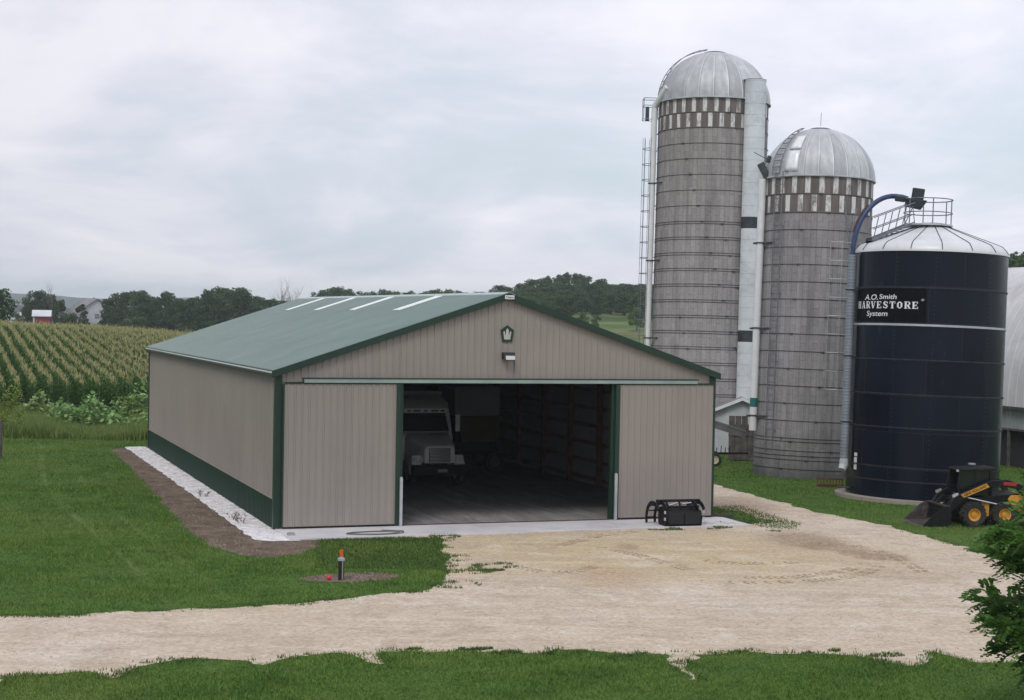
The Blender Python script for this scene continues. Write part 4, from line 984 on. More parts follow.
m = MB(); nS_ = 12
vs_ = [onb(-1.85+3.65*i/nS_, ZT+dz, .005) for dz in (-.52, .80) for i in range(nS_+1)]; m._a(vs_, [(i, i+1, nS_+2+i, nS_+1+i) for i in range(nS_)]); m.build('sign_panel', simple('sign_black', (.003, .0035, .006), .45, 0, .1, 2, spec=.1), rb, solid=.004)
m = MB(); AZT2 = AZT; AZT = azf(-.86)
vs_ = [onb(-.11+.22*i/2, z, .012) for z in (1.02, 1.50) for i in range(3)]; m._a(vs_, [(0, 1, 4, 3), (1, 2, 5, 4)])
vs_ = [onb(-.09+.22*i/2, z, .016) for z in (1.54, 1.68) for i in range(3)]; m._a(vs_, [(0, 1, 4, 3), (1, 2, 5, 4)]); m.build('safety_label', M_WHITE, rb, solid=.004)

# rusty grate leaning at the silo foot
gr = G(830, 487)
R0 = thing('rusty_grate', 'low rusty iron slatted feed trough on the ground between the concrete and blue silos', 'grate', (gr[0], gr[1], 0), -.55)
m = MB(); m.box(-.55, .55, -.02, .02, .05, .12); m.box(-.55, .55, -.02, .02, .30, .36)
for k in range(9): m.box(-.52+k*.125, -.48+k*.125, -.025, .025, .0, .36)
m.box(-.55, -.5, 0, .4, .05, .12); m.box(.5, .55, 0, .4, .05, .12); m.build('slats', M_RUST, R0)
m = MB(); m.box(-.62, .62, .03, .5, 0, .05); m.build('base_board', M_WEATH, R0)

# ------------------------------------------------------------------ barn at the far right (arched metal roof)
c1 = D(1007, 410, 78); 
Bn = thing('arched_barn', 'old barn with curved pale metal roof behind the blue silo at the right edge', 'barn', (c1[0], c1[1], 0), 0)
# arch section runs across x (toward the right); length along Y
BW, BLn = 12.0, 24.0; ez = 2.95; ah = 7.0
m = MB(); secn = []
for i in range(22):
    u = i/21; a = u*pi/2; secn.append((BW/2*(1-cos(a)**1.15) if False else BW/2*(1-cos(a)), ez+ah*sin(a)**.92))
secn = secn+[(BW-x, z) for x, z in secn[::-1][1:]]
vs_ = []; ysn = []
y = 0
while y < BLn: ysn += [(y, 0), (y+.2, 0), (y+.23, .03), (y+.27, .03), (y+.3, 0)]; y += .6
ysn.append((BLn, 0))
for y, h in ysn:
    for i, (x, z) in enumerate(secn): u = i/(len(secn)-1); vs_.append((x-h*cos(u*pi)-.25, y-3, z+h*sin(u*pi)))
nn_ = len(secn); m._a(vs_, [(j*nn_+i, j*nn_+i+1, (j+1)*nn_+i+1, (j+1)*nn_+i) for j in range(len(ysn)-1) for i in range(nn_-1)])
m.build('curved_roof', simple('pale_barn_metal', (.60, .60, .63), .55, 0, .1, .6, dirt=(.42, .38, .38)), Bn, smooth=True, recalc=True)
m = MB(); m.prism([(x-.2, z) for x, z in secn], 'y', -2.9, -2.7); m.box(0, BW-.4, -2.9, -2.7, 0, ez); m.build('end_wall', M_BARNW, Bn)
m = MB(); ribbed(m, (0, BLn-3, 0), (0, -2.9, 0), 1.9, lambda s: ez, (-1, 0, 0), pitch=.3, rib=.03); m.build('upper_side_wall', simple('galv_side', (.33, .35, .37), .5, .1, .15, 1), Bn, solid=.03)
m = MB(); m.box(-.3, .02, -3, BLn-3, ez-.12, ez+.02); m.build('gutter', M_HOOP, Bn)
m = MB(); m.box(.3, .5, -2.9, BLn-3, 0, 1.9); m.build('shaded_opening_panel', simple('inside_shade_paint', (.03, .03, .033), .9), Bn)  # dark sheet across the open lower side, interior shade put into its colour
m = MB(); m.box(-.05, .25, -2.9, BLn-3, 1.8, 1.9)
for k in range(10): m.box(-.03, .1, -2.6+k*2.4, -2.5+k*2.4, 0, 1.8)
m.build('door_posts', M_WEATH, Bn)
m = MB(); m.box(-.12, -.06, 3.0, 4.6, .05, 1.78); m.build('sliding_door', M_GREY, Bn)

# white shed behind, board screen, cart, conveyor
a = D(713, 410, 83.5); p_ = D(742.5, 398, 83.5); ap2 = G(715, 460)
Ws = thing('white_shed', 'small whitewashed gable shed standing between the taupe shed and the silos', 'shed', (p_[0], p_[1], 0), -.45)
hw = 2.3; pk = p_[2]; sl = .42
m = MB(); m.prism([(-hw, 0), (hw, 0), (hw, pk-.12-hw*sl), (0, pk-.12), (-hw, pk-.12-hw*sl)], 'y', 0, 4.5); m.build('wall', M_BARNW, Ws)
for s_ in (-1, 1):
    m = MB(); m.prism([(0, pk-.1), (s_*(hw+.35), pk-.1-(hw+.35)*sl), (s_*(hw+.35), pk+.02-(hw+.35)*sl), (0, pk+.02)], 'y', -.25, 4.7); m.build('roof', M_ROOFGREY, Ws)
    m = MB(); m.prism([(0, pk-.12), (s_*(hw+.37), pk-.14-(hw+.35)*sl), (s_*(hw+.37), pk+.025-(hw+.35)*sl), (0, pk+.045)], 'y', -.29, -.255); m.build('barge_board', M_WHITE, Ws)
q = G(741, 461); Bs = thing('board_screen', 'weathered grey wooden board box standing against the foot of the middle silo', 'screen', (q[0], q[1], 0), -.5)
sc_ = 1.0
m = MB()
for k in range(4): m.box(-.62+k*.31, -.33+k*.31, -.03, .03, .05, 2.2 if k < 3 else 1.6)
m.build('upright_boards', M_WEATH, Bs)
m = MB(); m.box(-.64, .64, .032, .09, .5, .62); m.box(-.64, .64, .032, .09, 1.5, 1.62); m.box(-.64, .64, -.06, -.032, 1.22, 1.30); m.build('cross_rail', M_WEATH, Bs)
m = MB(); m.box(-.6, .64, .1, .8, .05, 1.75); m.build('box_body', M_WEATH, Bs)
q = G(727, 467)
Cn = thing('farm_cart', 'small two wheeled farm elevator cart with pale wheel hub beside the white shed', 'cart', (q[0]-.5, q[1]+.3, 0), -.4)
wheel(Cn, (0, 0, .32), .32, .2, simple('pale_hub', (.55, .5, .36), .6), lug=False, rimr=.6); wheel(Cn, (0, 1.3, .32), .32, .2, bpy.data.materials['pale_hub'], lug=False, rimr=.6)
m = MB(); m.tube([(0, 0, .32), (0, 1.3, .32)], .04, 8); m.beam((-.8, .2, .55), (1.6, .3, .62), .06, .06); m.beam((-.8, 1.0, .55), (1.6, .6, .62), .06, .06); m.beam((0, .3, .32), (0, .3, .6), .06, .06); m.build('frame', M_BLACK, Cn)
m = MB()
for k in range(4): m.tube([(.1+k*.2, .25, .6), (.12+k*.2, .25, .6+.28+.08*(k % 2))], .02, 5)
m.build('tines', M_BLACK, Cn)
m = MB(); m.beam((-1.5, .9, 2.35), (1.5, .9, 1.45), .4, .28); m.beam((-1.5, .7, 2.53), (1.5, .7, 1.63), .05, .1); m.beam((-.7, .8, .6), (-.5, .8, 2.0), .05, .05); m.build('elevator_trough', simple('trough_grey', (.17, .18, .19), .5, .3, .2, 2), Cn)

# ------------------------------------------------------------------ skid steer loader
wq = G(973.5, 527)
hd_ = atan2(.22, -.975)
K = thing('skid_steer_loader', 'black and yellow skid steer loader, bucket lowered, on grass beside the blue silo', 'loader', (0, 0, 0), hd_)
hv = np.array([cos(hd_), sin(hd_)]); lv = np.array([-sin(hd_), cos(hd_)])
K.location = (*(wq[:2]-lv*.85), 0)          # local origin under the front axle centre
M_KB = simple('loader_black', (.010, .010, .011), .55, 0, .3, 4, dirt=(.03, .027, .024), spec=.2)
for x in (0, -1.08):
    for s_ in (-1, 1): wheel(K, (x, s_*.78, .42), .42, .31, M_YEL, rimr=.52)
m = MB(); m.prism([(.35, .28), (.48, .5), (.45, .85), (.3, .95), (-.3, .98), (-1.75, 1.12), (-1.78, .35), (-1.5, .25)], 'y', -.58, .58); m.build('chassis', M_KB, K, bevel=.03)
m = MB(); m.prism([(-1.45, .55), (-1.98, .42), (-2.05, .62), (-2.05, 1.06), (-1.42, 1.06), (-1.3, .92)], 'y', -.62, .64); m.build('rear_hood', M_YEL, K, bevel=.04)
for s_ in (-1, 1):
    m = MB(); m.box(-.62, -.46, s_*.60-.02, s_*.60+.06, .35, .82); m.box(-.42, -.38, s_*.60-.02, s_*.60+.06, .35, .8); m.build('side_panel', M_YEL, K)
# cab frame
m = MB()
for s_ in (-1, 1):
    m.beam((.30, s_*.46, .95), (.42, s_*.46, 1.30), .07, .07); m.beam((.42, s_*.46, 1.30), (.30, s_*.46, 1.95), .07, .07); m.beam((-.75, s_*.46, .95), (-.72, s_*.46, 1.95), .09, .07); m.beam((-.2, s_*.46, 1.3), (-.2, s_*.46, 1.93), .05, .05)
    m.beam((.42, s_*.46, 1.28), (-.75, s_*.46, 1.28), .05, .05)
m.beam((.3, -.46, 1.93), (.3, .46, 1.93), .06, .06); m.build('cab_frame', M_KB, K)
m = MB(); 
for s_ in (-1, 1): m.box(-.72, .34, s_*.45-.008, s_*.45+.008, 1.02, 1.93)
m.box(-.74, -.72, -.44, .44, 1.0, 1.93); m.build('cab_screen', M_GLASSD, K)
m = MB(); m.X = Matrix.Translation((0, 0, -.06)); m.hexa([(.42, -.52, 1.94), (.42, .52, 1.94), (-.95, .52, 1.94), (-.95, -.52, 1.94)], [(.36, -.5, 2.0), (.36, .5, 2.0), (-.95, .5, 2.04), (-.95, -.5, 2.04)]); m.build('cab_roof', M_KB, K, bevel=.02)
m = MB(); m.box(-.35, -.15, -.1, .1, 2.03, 2.09); m.build('beacon', M_GREY, K, bevel=.01)
m = MB(); m.box(.38, .44, .34, .44, 1.83, 1.90); m.build('work_light', M_LAMP, K)
m = MB(); m.box(-.4, .0, -.25, .25, .98, 1.1); m.box(-.5, -.38, -.25, .25, 1.0, 1.6); m.build('seat', M_BLACK, K, bevel=.03)
for s_ in (-1, 1):
    m = MB(); y0, y1 = sorted((s_*.66, s_*.80))
    m.prism([(.62, .62), (.78, .50), (.92, .18), (1.02, .22), (.90, .62), (.66, .98), (.52, 1.08), (-.5, 1.52), (-.62, 1.56), (-1.2, 1.60), (-1.75, 1.42), (-1.9, 1.1), (-1.75, 1.05), (-1.55, 1.28), (-1.1, 1.36), (-.55, 1.34), (.42, .88)], 'y', y0, y1)
    ar = m.build('loader_arm', M_KB, K, bevel=.015)
    m = MB(); ys_ = s_*.803; m.prism([(.34, .985), (.46, 1.085), (-.44, 1.475), (-.56, 1.355)], 'y', *sorted((ys_, ys_+s_*.006))); sd_ = m.build('arm_stripe', M_YEL, ar)
    if s_ > 0:
        V, Fc = text_mesh('NEW HOLLAND', .115, .003); th = atan2(-.385, .9); m = MB(); dx_, dz_ = cos(th), sin(th)
        # left side of the machine: text reads toward the rear
        m._a([(-.05-v.x*dx_*1.0 + v.y*.35, ys_+.009, 1.225 + v.x*(-dz_) + v.y) for v in V], Fc); m.build('stripe_lettering', M_BLACK, sd_)
    m = MB(); m.prism([(-1.05, 1.42), (-1.05, 1.53), (-1.55, 1.50), (-1.5, 1.39)], 'y', *sorted((ys_, ys_+s_*.006))); m.build('red_decal', simple('red_decal_paint', (.42, .03, .02), .5), ar)
    m = MB(); m.beam((.52, s_*.73, 1.1), (.72, s_*.73, 1.02), .05, .09); m.build('arm_highlight', M_GALV, ar)
    m = MB(); m.tube([(-.9, s_*.72, .75), (.2, s_*.72, .98)], .035, 8); m.tube([(-.2, s_*.72, .9), (.45, s_*.72, 1.03)], .022, 8); m.build('lift_cylinder', M_CHROME, K)
    m = MB(); m.tube([(.55, s_*.45, .95), (.8, s_*.45, .7), (.88, s_*.45, .4)], .035, 8); m.build('tilt_cylinder', M_KB, K)
m = MB(); m.box(.78, .9, -.66, .66, .45, .6); m.box(.80, .92, -.6, .6, .12, .5)
m.tube([(.6, -.2, .95), (.8, -.22, 1.0), (.9, -.15, .7)], .02, 6); m.tube([(.6, .1, .95), (.85, .1, 1.02), (.92, .12, .7)], .02, 6); m.build('quick_coupler', M_KB, K)
# bucket
bw = .88; m = MB(); pb = [(.98, .66), (.95, .35), (1.02, .10), (1.18, .03), (1.95, .02)]
th_ = .025
for i in range(len(pb)-1):
    (xa, za), (xb, zb) = pb[i], pb[i+1]; d = Vector((xb-xa, zb-za)).normalized(); nn2 = Vector((-d.y, d.x))*th_
    m.hexa([(xa, -bw, za), (xb, -bw, zb), (xb, bw, zb), (xa, bw, za)], [(xa+nn2.x, -bw, za+nn2.y), (xb+nn2.x, -bw, zb+nn2.y), (xb+nn2.x, bw, zb+nn2.y), (xa+nn2.x, bw, za+nn2.y)])
m.box(.96, 1.10, -bw, bw, .66, .70)
bk = m.build('bucket', M_BUCKET, K)
for s_ in (-1, 1):
    m = MB(); m.prism([(.97, .69), (.94, .35), (1.0, .09), (1.18, .02), (1.93, .01), (1.90, .10), (1.35, .60), (1.12, .70)], 'y', *sorted((s_*bw, s_*(bw+.025)))); m.build('bucket_side', M_KB if s_ > 0 else M_BUCKET, bk)
m = MB(); m.box(1.82, 2.02, -bw-.02, bw+.02, .005, .035); m.build('cutting_edge', simple('edge_steel', (.28, .26, .26), .4, .5, .2, 4), bk); bk.location.x = -.14

# ------------------------------------------------------------------ grapple bucket beside the door
q = G(683, 527, .05); 
Q = thing('grapple_bucket', 'black grapple bucket attachment with curved tines resting on the concrete beside the right door', 'grapple', (q[0], q[1]+.25, .05), -.04)
m = MB(); m.prism([(-.05, .05), (.0, .0), (.55, .0), (.62, .1), (.62, .52), (.5, .56), (.05, .50), (-.08, .3)], 'x', -.52, .78); m.build('bucket_shell', M_BLACK, Q, bevel=.02)
m = MB(); m.box(-.44, .10, -.10, -.075, .07, .44); m.box(.14, .70, -.10, -.075, .07, .44); m.build('front_plate', simple('plate_black', (.012, .013, .017), .4), Q, bevel=.008)
m = MB(); m.tube([(-.7, .35, .80), (.85, .35, .80)], .045, 8); m.tube([(-.6, .15, .62), (.75, .15, .62)], .035, 8)
for x in (-.35, .1, .5): m.beam((x, .1, .5), (x, .35, .8), .05, .06)
m.build('cross_tube', M_BLACK, Q)
m = MB(); m.tube([(-.32, .2, .66), (.0, .24, .74)], .035, 8); m.tube([(.15, .2, .70), (.48, .2, .74)], .03, 8); m.build('hydraulic_cylinder', M_CHROME, Q, smooth=True)
for x in (-.80, -.50, .62, .84):
    outer = [(.62*cos(a)+.38, .2+.60*sin(a)) for a in np.linspace(-.1*pi, .78*pi, 15)]; inner = [(.49*cos(a)+.38, .2+.47*sin(a)) for a in np.linspace(.78*pi, -.1*pi, 15)]
    m = MB(); P = [(u, max(.0, v)) for u, v in outer+inner]; m.prism(P, 'x', x-.02, x+.02); m.build('curved_tine', M_BLACK, Q)
m = MB()
for a in np.linspace(0, .7*pi, 6): m.tube([(-.80, .55*cos(a)+.38, .2+.53*sin(a)), (-.50, .55*cos(a)+.38, .2+.53*sin(a))], .022, 6)
m.build('rung', M_BLACK, Q)
for x in (-.58, .80):
    for z in (.2, .42): m = MB(); m.box(x-.03, x+.03, -.13, -.105, z, z+.1); m.build('bright_bolt_plate', M_GALV, Q)
q = G(722, 517, .05); a1_ = np.array([q[0]-.6, q[1]+.5]);
m = MB(); m.beam((-.35, .3, .06), (.30, -.22, .06), .10, .10); o = m.build('timber_block', simple('dark_timber', (.06, .045, .04), .8), bevel=.01); o.location = (q[0], q[1], .05)
tag(o, 'short dark timber beam lying on the concrete slab right of the grapple bucket', 'beam')

# hose coil, little box, well pipe, ball, post
hc = G(372, 534, .06); m = MB(); pts = []
for i in range(150):
    a = i/150*2*pi*3.2; r = .95-.06*i/150*3; pts.append((r*cos(a)*1.0*(1+.06*sin(a*1.3)), .32*sin(a)*(1+.08*cos(a*.7)), .018+.012*(i//50)+.004*sin(a*2)))
pts += [(1.0, .15, .02), (1.05, .4, .02), (.4, .65, .02)]
m.tube(pts, .010, 6); o = m.build('garden_hose', M_HOSE, smooth=True); o.location = (hc[0]+.1, hc[1]+.12, .05); tag(o, 'dark garden hose coiled loosely on the concrete in front of the left door', 'hose')
q = G(291, 535, .05); m = MB(); m.box(-.11, .11, -.09, .09, 0, .07); m.box(-.07, .07, -.05, .05, .07, .085); o = m.build('ground_box', simple('box_grey', (.3, .3, .31), .6), bevel=.01); o.location = (q[0], q[1], .05); tag(o, 'small square grey cover box on the concrete corner by the left door', 'box')
q = G(341, 580); Wp = thing('well_pipe', 'black capped well pipe with an orange flag stuck on top, standing in bare soil', 'pipe', (q[0], q[1], 0))
m = MB(); m.tube([(0, 0, -.1), (0, 0, .50)], .075, 14); m.build('casing', simple('casing_black', (.02, .02, .022), .4), Wp, smooth=True)
m = MB(); m.tube([(0, 0, .50), (0, 0, .56)], .095, 14); m.tube([(0, 0, .56), (0, 0, .585)], .06, 10); m.build('well_cap', M_GALV, Wp, smooth=True)
m = MB(); m.tube([(0, 0, .58), (.01, 0, .78)], .012, 5); m.hexa([(-.03, -.01, .60), (.05, -.01, .60), (.05, .01, .60), (-.03, .01, .60)], [(-.05, -.01, .76), (.03, -.01, .79), (.03, .01, .79), (-.05, .01, .76)]); m.build('flag', M_ORANGE, Wp)
m = MB(); m.box(.0, .03, -.09, -.075, .02, .5); m.build('conduit', M_GREY, Wp)
q = G(329, 580); m = MB(); m.lathe([(.001, -.055)]+[(.062*cos(a), .062*sin(a)) for a in np.linspace(-1.2, 1.2, 8)]+[(.02, .06), (.018, .075), (.001, .08)], 16); o = m.build('red_ball', M_REDP, smooth=True); o.location = (q[0], q[1], .062); tag(o, 'small red ball float lying on the soil left of the well pipe', 'ball')
q = G(0, 459); m = MB(); m.tube([(0, 0, -.2), (0.01, 0, .9), (.0, .01, 1.75)], [.11, .10, .095], 10); o = m.build('wooden_post', M_WEATH, smooth=True); o.location = (q[0]-.02, q[1], 0); tag(o, 'short dark weathered wooden post at the left edge of the mown lawn', 'post')

# ------------------------------------------------------------------ vegetation
def rnd_quads(C, size, rng, up=.0, asp=.6):
    n = len(C); a = rng.normal(size=(n, 3)); a[:, 2] += up; a /= np.linalg.norm(a, axis=1)[:, None]
    b = rng.normal(size=(n, 3)); b -= (b*a).sum(1)[:, None]*a; b /= np.linalg.norm(b, axis=1)[:, None]; c = np.cross(a, b)
    s = np.broadcast_to(np.asarray(size), (n,))[:, None]*rng.uniform(.6, 1.3, (n, 1))
    V = np.stack([C-b*s*.5, C+c*s*.5*asp, C+b*s*.5, C-c*s*.5*asp], 1).reshape(-1, 3)
    return V, np.arange(4*n).reshape(n, 4)
def crown_pts(rng, h, rad, z0, lobes, per, flat=1.0, spread=1.0):
    P = []
    for i in range(lobes):
        u = rng.uniform(0, 1); z = z0+(h-z0)*(.12+.83*u)
        uu = (z-z0)/(h-z0); prof = sqrt(max(.03, 1-((uu-.36)/.66)**2))
        a = rng.uniform(0, 2*pi); rr = rad*prof*rng.uniform(.15, .80)*spread; lr = rad*rng.uniform(.22, .38)*(.6+.4*prof)
        c = np.array([rr*cos(a), rr*sin(a), z]); d = rng.normal(size=(per, 3)); d /= np.linalg.norm(d, axis=1)[:, None]
        r_ = lr*rng.uniform(.5, 1.1, (per, 1))
        P.append(c+d*r_*np.array([1, 1, .75*flat]))
    return np.concatenate(P)
def limbs(h, rad, z0, k, seed, bare=False, r0=.3):
    rn = random.Random(seed); m = MB(); m.tube([(0, 0, -.3), (rn.uniform(-.2, .2), rn.uniform(-.2, .2), h*.35), (rn.uniform(-.3, .3), rn.uniform(-.3, .3), h*.8)], [r0, r0*.7, r0*.2], 7)
    for i in range(k):
        a = rn.uniform(0, 2*pi); zb = rn.uniform(z0*.8, h*.6); ze = min(h*.95, zb+rn.uniform(.2, .45)*h); rr = rad*rn.uniform(.45, .85)
        mid = (rr*.45*cos(a), rr*.45*sin(a), zb+(ze-zb)*.45); end = (rr*cos(a), rr*sin(a), ze); m.tube([(0, 0, zb), mid, end], [r0*.45, r0*.28, r0*.06], 5)
        if bare:
            for j in range(6):
                t = rn.uniform(.3, .95); p = Vector(mid).lerp(Vector(end), t); q = p+Vector((rn.uniform(-1, 1), rn.uniform(-1, 1), rn.uniform(.6, 1.6)))*h*.09; m.tube([p, q], [r0*.14, r0*.05], 4)
                q2 = q+Vector((rn.uniform(-1, 1), rn.uniform(-1, 1), rn.uniform(.4, 1.2)))*h*.06; m.tube([q, q2], [r0*.06, r0*.03], 3)
    return m
FOL = [foliage('oak_leaves', (.014, .038, .012), (.095, .16, .042)), foliage('ash_leaves', (.024, .055, .016), (.11, .175, .05)), foliage('light_leaves', (.05, .09, .02), (.13, .19, .045))]
protos = {}
def proto(kind):
    if kind in protos: return protos[kind]
    rg = np.random.default_rng(hash(kind) % 1000 if False else sum(map(ord, kind)))
    spec = {'round': (12, 5.2, .2, 40, 130, 0), 'tall': (14, 4.2, .4, 38, 130, 0), 'wide': (12, 6.8, .6, 50, 130, 0), 'loose': (13, 4.8, 1.0, 30, 110, 1), 'narrow': (9, 2.0, .6, 16, 110, 0), 'bush': (3.4, 3.6, .1, 16, 110, 1), 'pale': (9, 4, 1, 18, 130, 2)}[kind]
    h, rad, z0, lo, per, fm = spec; C = crown_pts(rg, h, rad, z0, lo, per); V, Fq = rnd_quads(C, .58 if kind != 'bush' else .4, rg, .35, .75)
    cr = bulk('crown', V, Fq, FOL[fm]); me = cr.data; bpy.data.objects.remove(cr)
    lm = limbs(h*.85, rad, z0, 9, sum(map(ord, kind)), r0=.28); to = lm.build('trunk', M_BARK); tm = to.data; bpy.data.objects.remove(to)
    protos[kind] = (me, tm, h); return protos[kind]
tree_n = [0]
def tree(kind, p, h, label, cat='tree', group=None, wide=1.0, name=None):
    me, tm, h0 = proto(kind); s = h/h0; rn = random.Random(tree_n[0]*13+5); tree_n[0] += 1
    nm = name or {'bush': 'bush', 'narrow': 'cedar_tree', 'wide': 'oak_tree', 'pale': 'young_tree'}.get(kind, 'broadleaf_tree')
    r = thing(nm, label, cat, tuple(p), rn.uniform(0, 6.28), group); r.scale = (s*wide*rn.uniform(.92, 1.08), s*wide*rn.uniform(.92, 1.08), s)
    link('trunk', tm, r); link('crown', me, r); return r
def bare_tree(px, ty, dep, label, seed, group=None):
    p = D(px, 318, dep); top = D(px, ty, dep)[2]; m = limbs(top, top*.24, top*.3, 12, seed, True, .22)
    r = thing('dead_tree', label, 'tree', (p[0], p[1], 0), 0, group); m.build('branches', M_DEADW, r); return r
def row(px, ty, dep, kind, label, wide=1.0, zb=0, **k):
    p = D(px, 318, dep); top = D(px, ty, dep)[2]; return tree(kind, (p[0], p[1], zb), top-zb, label, wide=wide, **k)
row(-3, 286.5, 300, 'round', 'dark leafy tree cut by the left edge of the picture above the cornfield', .95)
row(37, 291.5, 430, 'wide', 'spreading dark tree left of and behind the red barn', .72)
row(49, 294.5, 445, 'round', 'rounded dark tree rising directly behind the red barn roof', .72)
row(61, 299, 430, 'tall', 'dark tree just right of the red barn under the dead branches', .85)
bare_tree(52.5, 284, 440, 'leafless grey tree top sticking up behind the red barn', 3)
row(24, 306, 480, 'pale', 'low pale green tree beside the left edge tree and spreading oak', 1.0)
row(71, 314, 400, 'bush', 'rounded green bush at the cornfield edge right of the red barn', .9, zb=1.8, cat='bush')
row(80, 305.5, 470, 'narrow', 'slim dark cedar left of the arched white barn, shorter of two', 1.2); row(84, 303.5, 475, 'narrow', 'slim dark cedar touching the arched white barn, taller of two', 1.2)
row(93, 298, 520, 'round', 'dark tree behind the top of the arched white barn', .5)
xs = [(109, 297, 'tall'), (122, 291, 'loose'), (131, 290, 'tall'), (141, 289.5, 'loose'), (149, 295, 'round'), (157, 297, 'tall'), (167, 290.5, 'tall'), (175, 299, 'round'), (184, 299, 'round'), (192, 297, 'pale'), (199, 297, 'round'), (207, 288.5, 'tall'), (216, 292, 'tall'), (225, 288.5, 'wide'), (235, 288, 'round'), (243, 293, 'round'), (250, 299, 'loose'), (257, 295.5, 'tall'), (266, 298, 'round'), (275, 299, 'round'), (284, 301, 'pale'), (293, 302, 'round')]
names = ['first', 'second', 'third', 'fourth', 'fifth', 'sixth', 'seventh', 'eighth', 'ninth', 'tenth', 'eleventh', 'twelfth', 'thirteenth', 'fourteenth', 'fifteenth', 'sixteenth', 'seventeenth', 'eighteenth', 'nineteenth', 'twentieth', 'twenty first', 'last']
kd = {'tall': 'upright dark', 'loose': 'loose crowned', 'round': 'round crowned', 'pale': 'light green', 'wide': 'broad crowned'}
for i, (x, y, k_) in enumerate(xs): row(x, y, 470+random.uniform(-20, 20), k_, f'{kd[k_]} tree, {names[i]} from the left in the tree row behind the cornfield', 1.0, group='tree row behind the cornfield')
for i, x in enumerate(range(112, 300, 14)): row(x, 306, 455, 'round', 'low understory tree filling the foot of the tree row behind the cornfield', .9, group='understory of the tree row behind the cornfield', cat='small tree')
bare_tree(281.5, 279, 480, 'leafless tree above the left end of the shed roof, larger of two', 11); bare_tree(292, 285, 485, 'leafless tree above the left end of the shed roof, smaller of two', 12)
row(133.5, 318, 380, 'bush', 'dark round bush in the cornfield edge before the tree row', 1.2, zb=1.2, cat='bush')
for x, y, k_, l_ in ((318, 292.5, 'round', 'small far'), (325, 291, 'round', 'rounder far')): row(x, y-2, 600, k_, f'{l_} tree peeping over the left part of the shed ridge', .7)
row(337, 288, 560, 'wide', 'broad dark tree showing above the shed ridge left of its middle', .62)
for i, x in enumerate((353, 372, 386, 399, 414, 427, 440, 452, 462)):
    row(x, 291.5-(x % 3), 640, 'round', 'far tree whose top just shows over the shed ridge', .9, group='far treetops along the shed ridge')
# woods on the hill
WL = 'leafy tree in the dense dark wood on the hill behind the shed'
rw = random.Random(4); outline = [(455, 296), (480, 291), (500, 286), (515, 282), (528, 279), (540, 276), (552, 273), (575, 273), (590, 278), (600, 281), (612, 283), (628, 284), (645, 284), (660, 288), (700, 286), (760, 284), (900, 284), (1040, 284)]
def oy(x):
    for (a, b), (c, d) in zip(outline, outline[1:]):
        if a <= x <= c: return b+(d-b)*(x-a)/(c-a)
    return 285
cnt = 0
for rowi, (dep, drop, stp) in enumerate(((560, 0, 9), (520, 8, 11), (480, 17, 12), (450, 26, 13))):
    x = 462+rowi*8 + (0 if rowi < 3 else 30)
    while x < 700:
        pp = D(x, 318, dep+rw.uniform(-12, 12)); z = float(hill_h(pp[0], pp[1])); top = D(x, oy(x)+drop+rw.uniform(-3, 3.5), dep)[2]
        hh = max(6.5, top-z)
        tree(rw.choice(['round', 'tall', 'wide', 'loose', 'round']), (pp[0], pp[1], z-.3), hh, WL, wide=max(.75, 9/hh*rw.uniform(.8, 1.05)), group='trees of the wood on the hill behind the shed'); cnt += 1
        x += stp*rw.uniform(.75, 1.2)
for x, y, dd, k_, l_ in ((596, 313, 405, 'pale', 'light green young tree at the wood edge, right one behind the shed roof'), (583, 312, 408, 'pale', 'light green young tree at the wood edge, left one behind the shed roof'), (637, 305, 400, 'pale', 'light green tree beside the ladder cage of the tall silo')):
    pp = D(x, 318, dd); z = float(hill_h(pp[0], pp[1])); top = D(x, y, dd)[2]; tree(k_, (pp[0], pp[1], z-.2), max(3, top-z), l_, wide=.9)
for i, (x, y) in enumerate(((996, 262), (1004, 258), (1012, 256), (1021, 259), (1032, 256), (1044, 258), (1058, 255), (1075, 260))):
    row(x, y, 300, ('round', 'wide', 'tall')[i % 3], 'dark tree rising over the curved barn roof at the right edge', .95, group='trees above the curved barn roof')

# far farm buildings
def far_shed(name, label, px, dep, w_, h_, d_, rise, mw, mr, rz, cat='barn'):
    p = D(px, 318, dep); r = thing(name, label, cat, (p[0], p[1], 0), rz)
    m = MB(); m.box(-w_/2, w_/2, 0, d_, 0, h_); m.prism([(0, h_), (d_, h_), (d_/2, h_+rise-.1)], 'x', -w_/2, w_/2); m.build('wall', mw, r)
    for s_ in (0, 1):
        y0_ = -.4 if s_ == 0 else d_+.4; m = MB(); m.hexa([(-w_/2-.4, y0_, h_-.1), (w_/2+.4, y0_, h_-.1), (w_/2+.4, d_/2, h_+rise), (-w_/2-.4, d_/2, h_+rise)], [(-w_/2-.4, y0_, h_+.12), (w_/2+.4, y0_, h_+.12), (w_/2+.4, d_/2, h_+rise+.2), (-w_/2-.4, d_/2, h_+rise+.2)]); m.build('roof', mr, r)
    return r
rb_ = far_shed('red_barn', 'small red barn with white metal roof beyond the cornfield', 41.5, 410, 4.0, 4.9, 5, 1.4, M_REDBARN, M_FARWHITE, -YAW+.24)
m = MB(); m.box(-2.05, -1.7, -.03, -.001, 0, 4.7); m.build('corner_board', M_FARWHITE, rb_)
far_shed('pale_farm_shed', 'tiny pale roofed farm building far off at the left near the edge tree', 15, 700, 7, 3.2, 8, 1.8, M_FARWHITE, M_FARWHITE, -YAW, 'building')
p = D(97, 318, 480); Gb = thing('gothic_barn', 'white barn with grey gothic arched roof beyond the cornfield', 'barn', (p[0], p[1], 0), -YAW+.55)
gw = 5.0; gz = 4.0; gh = 6.0; half = [(gw*(1-(i/10)**2.2*1.0), gz+gh*(i/10)) for i in range(11)]
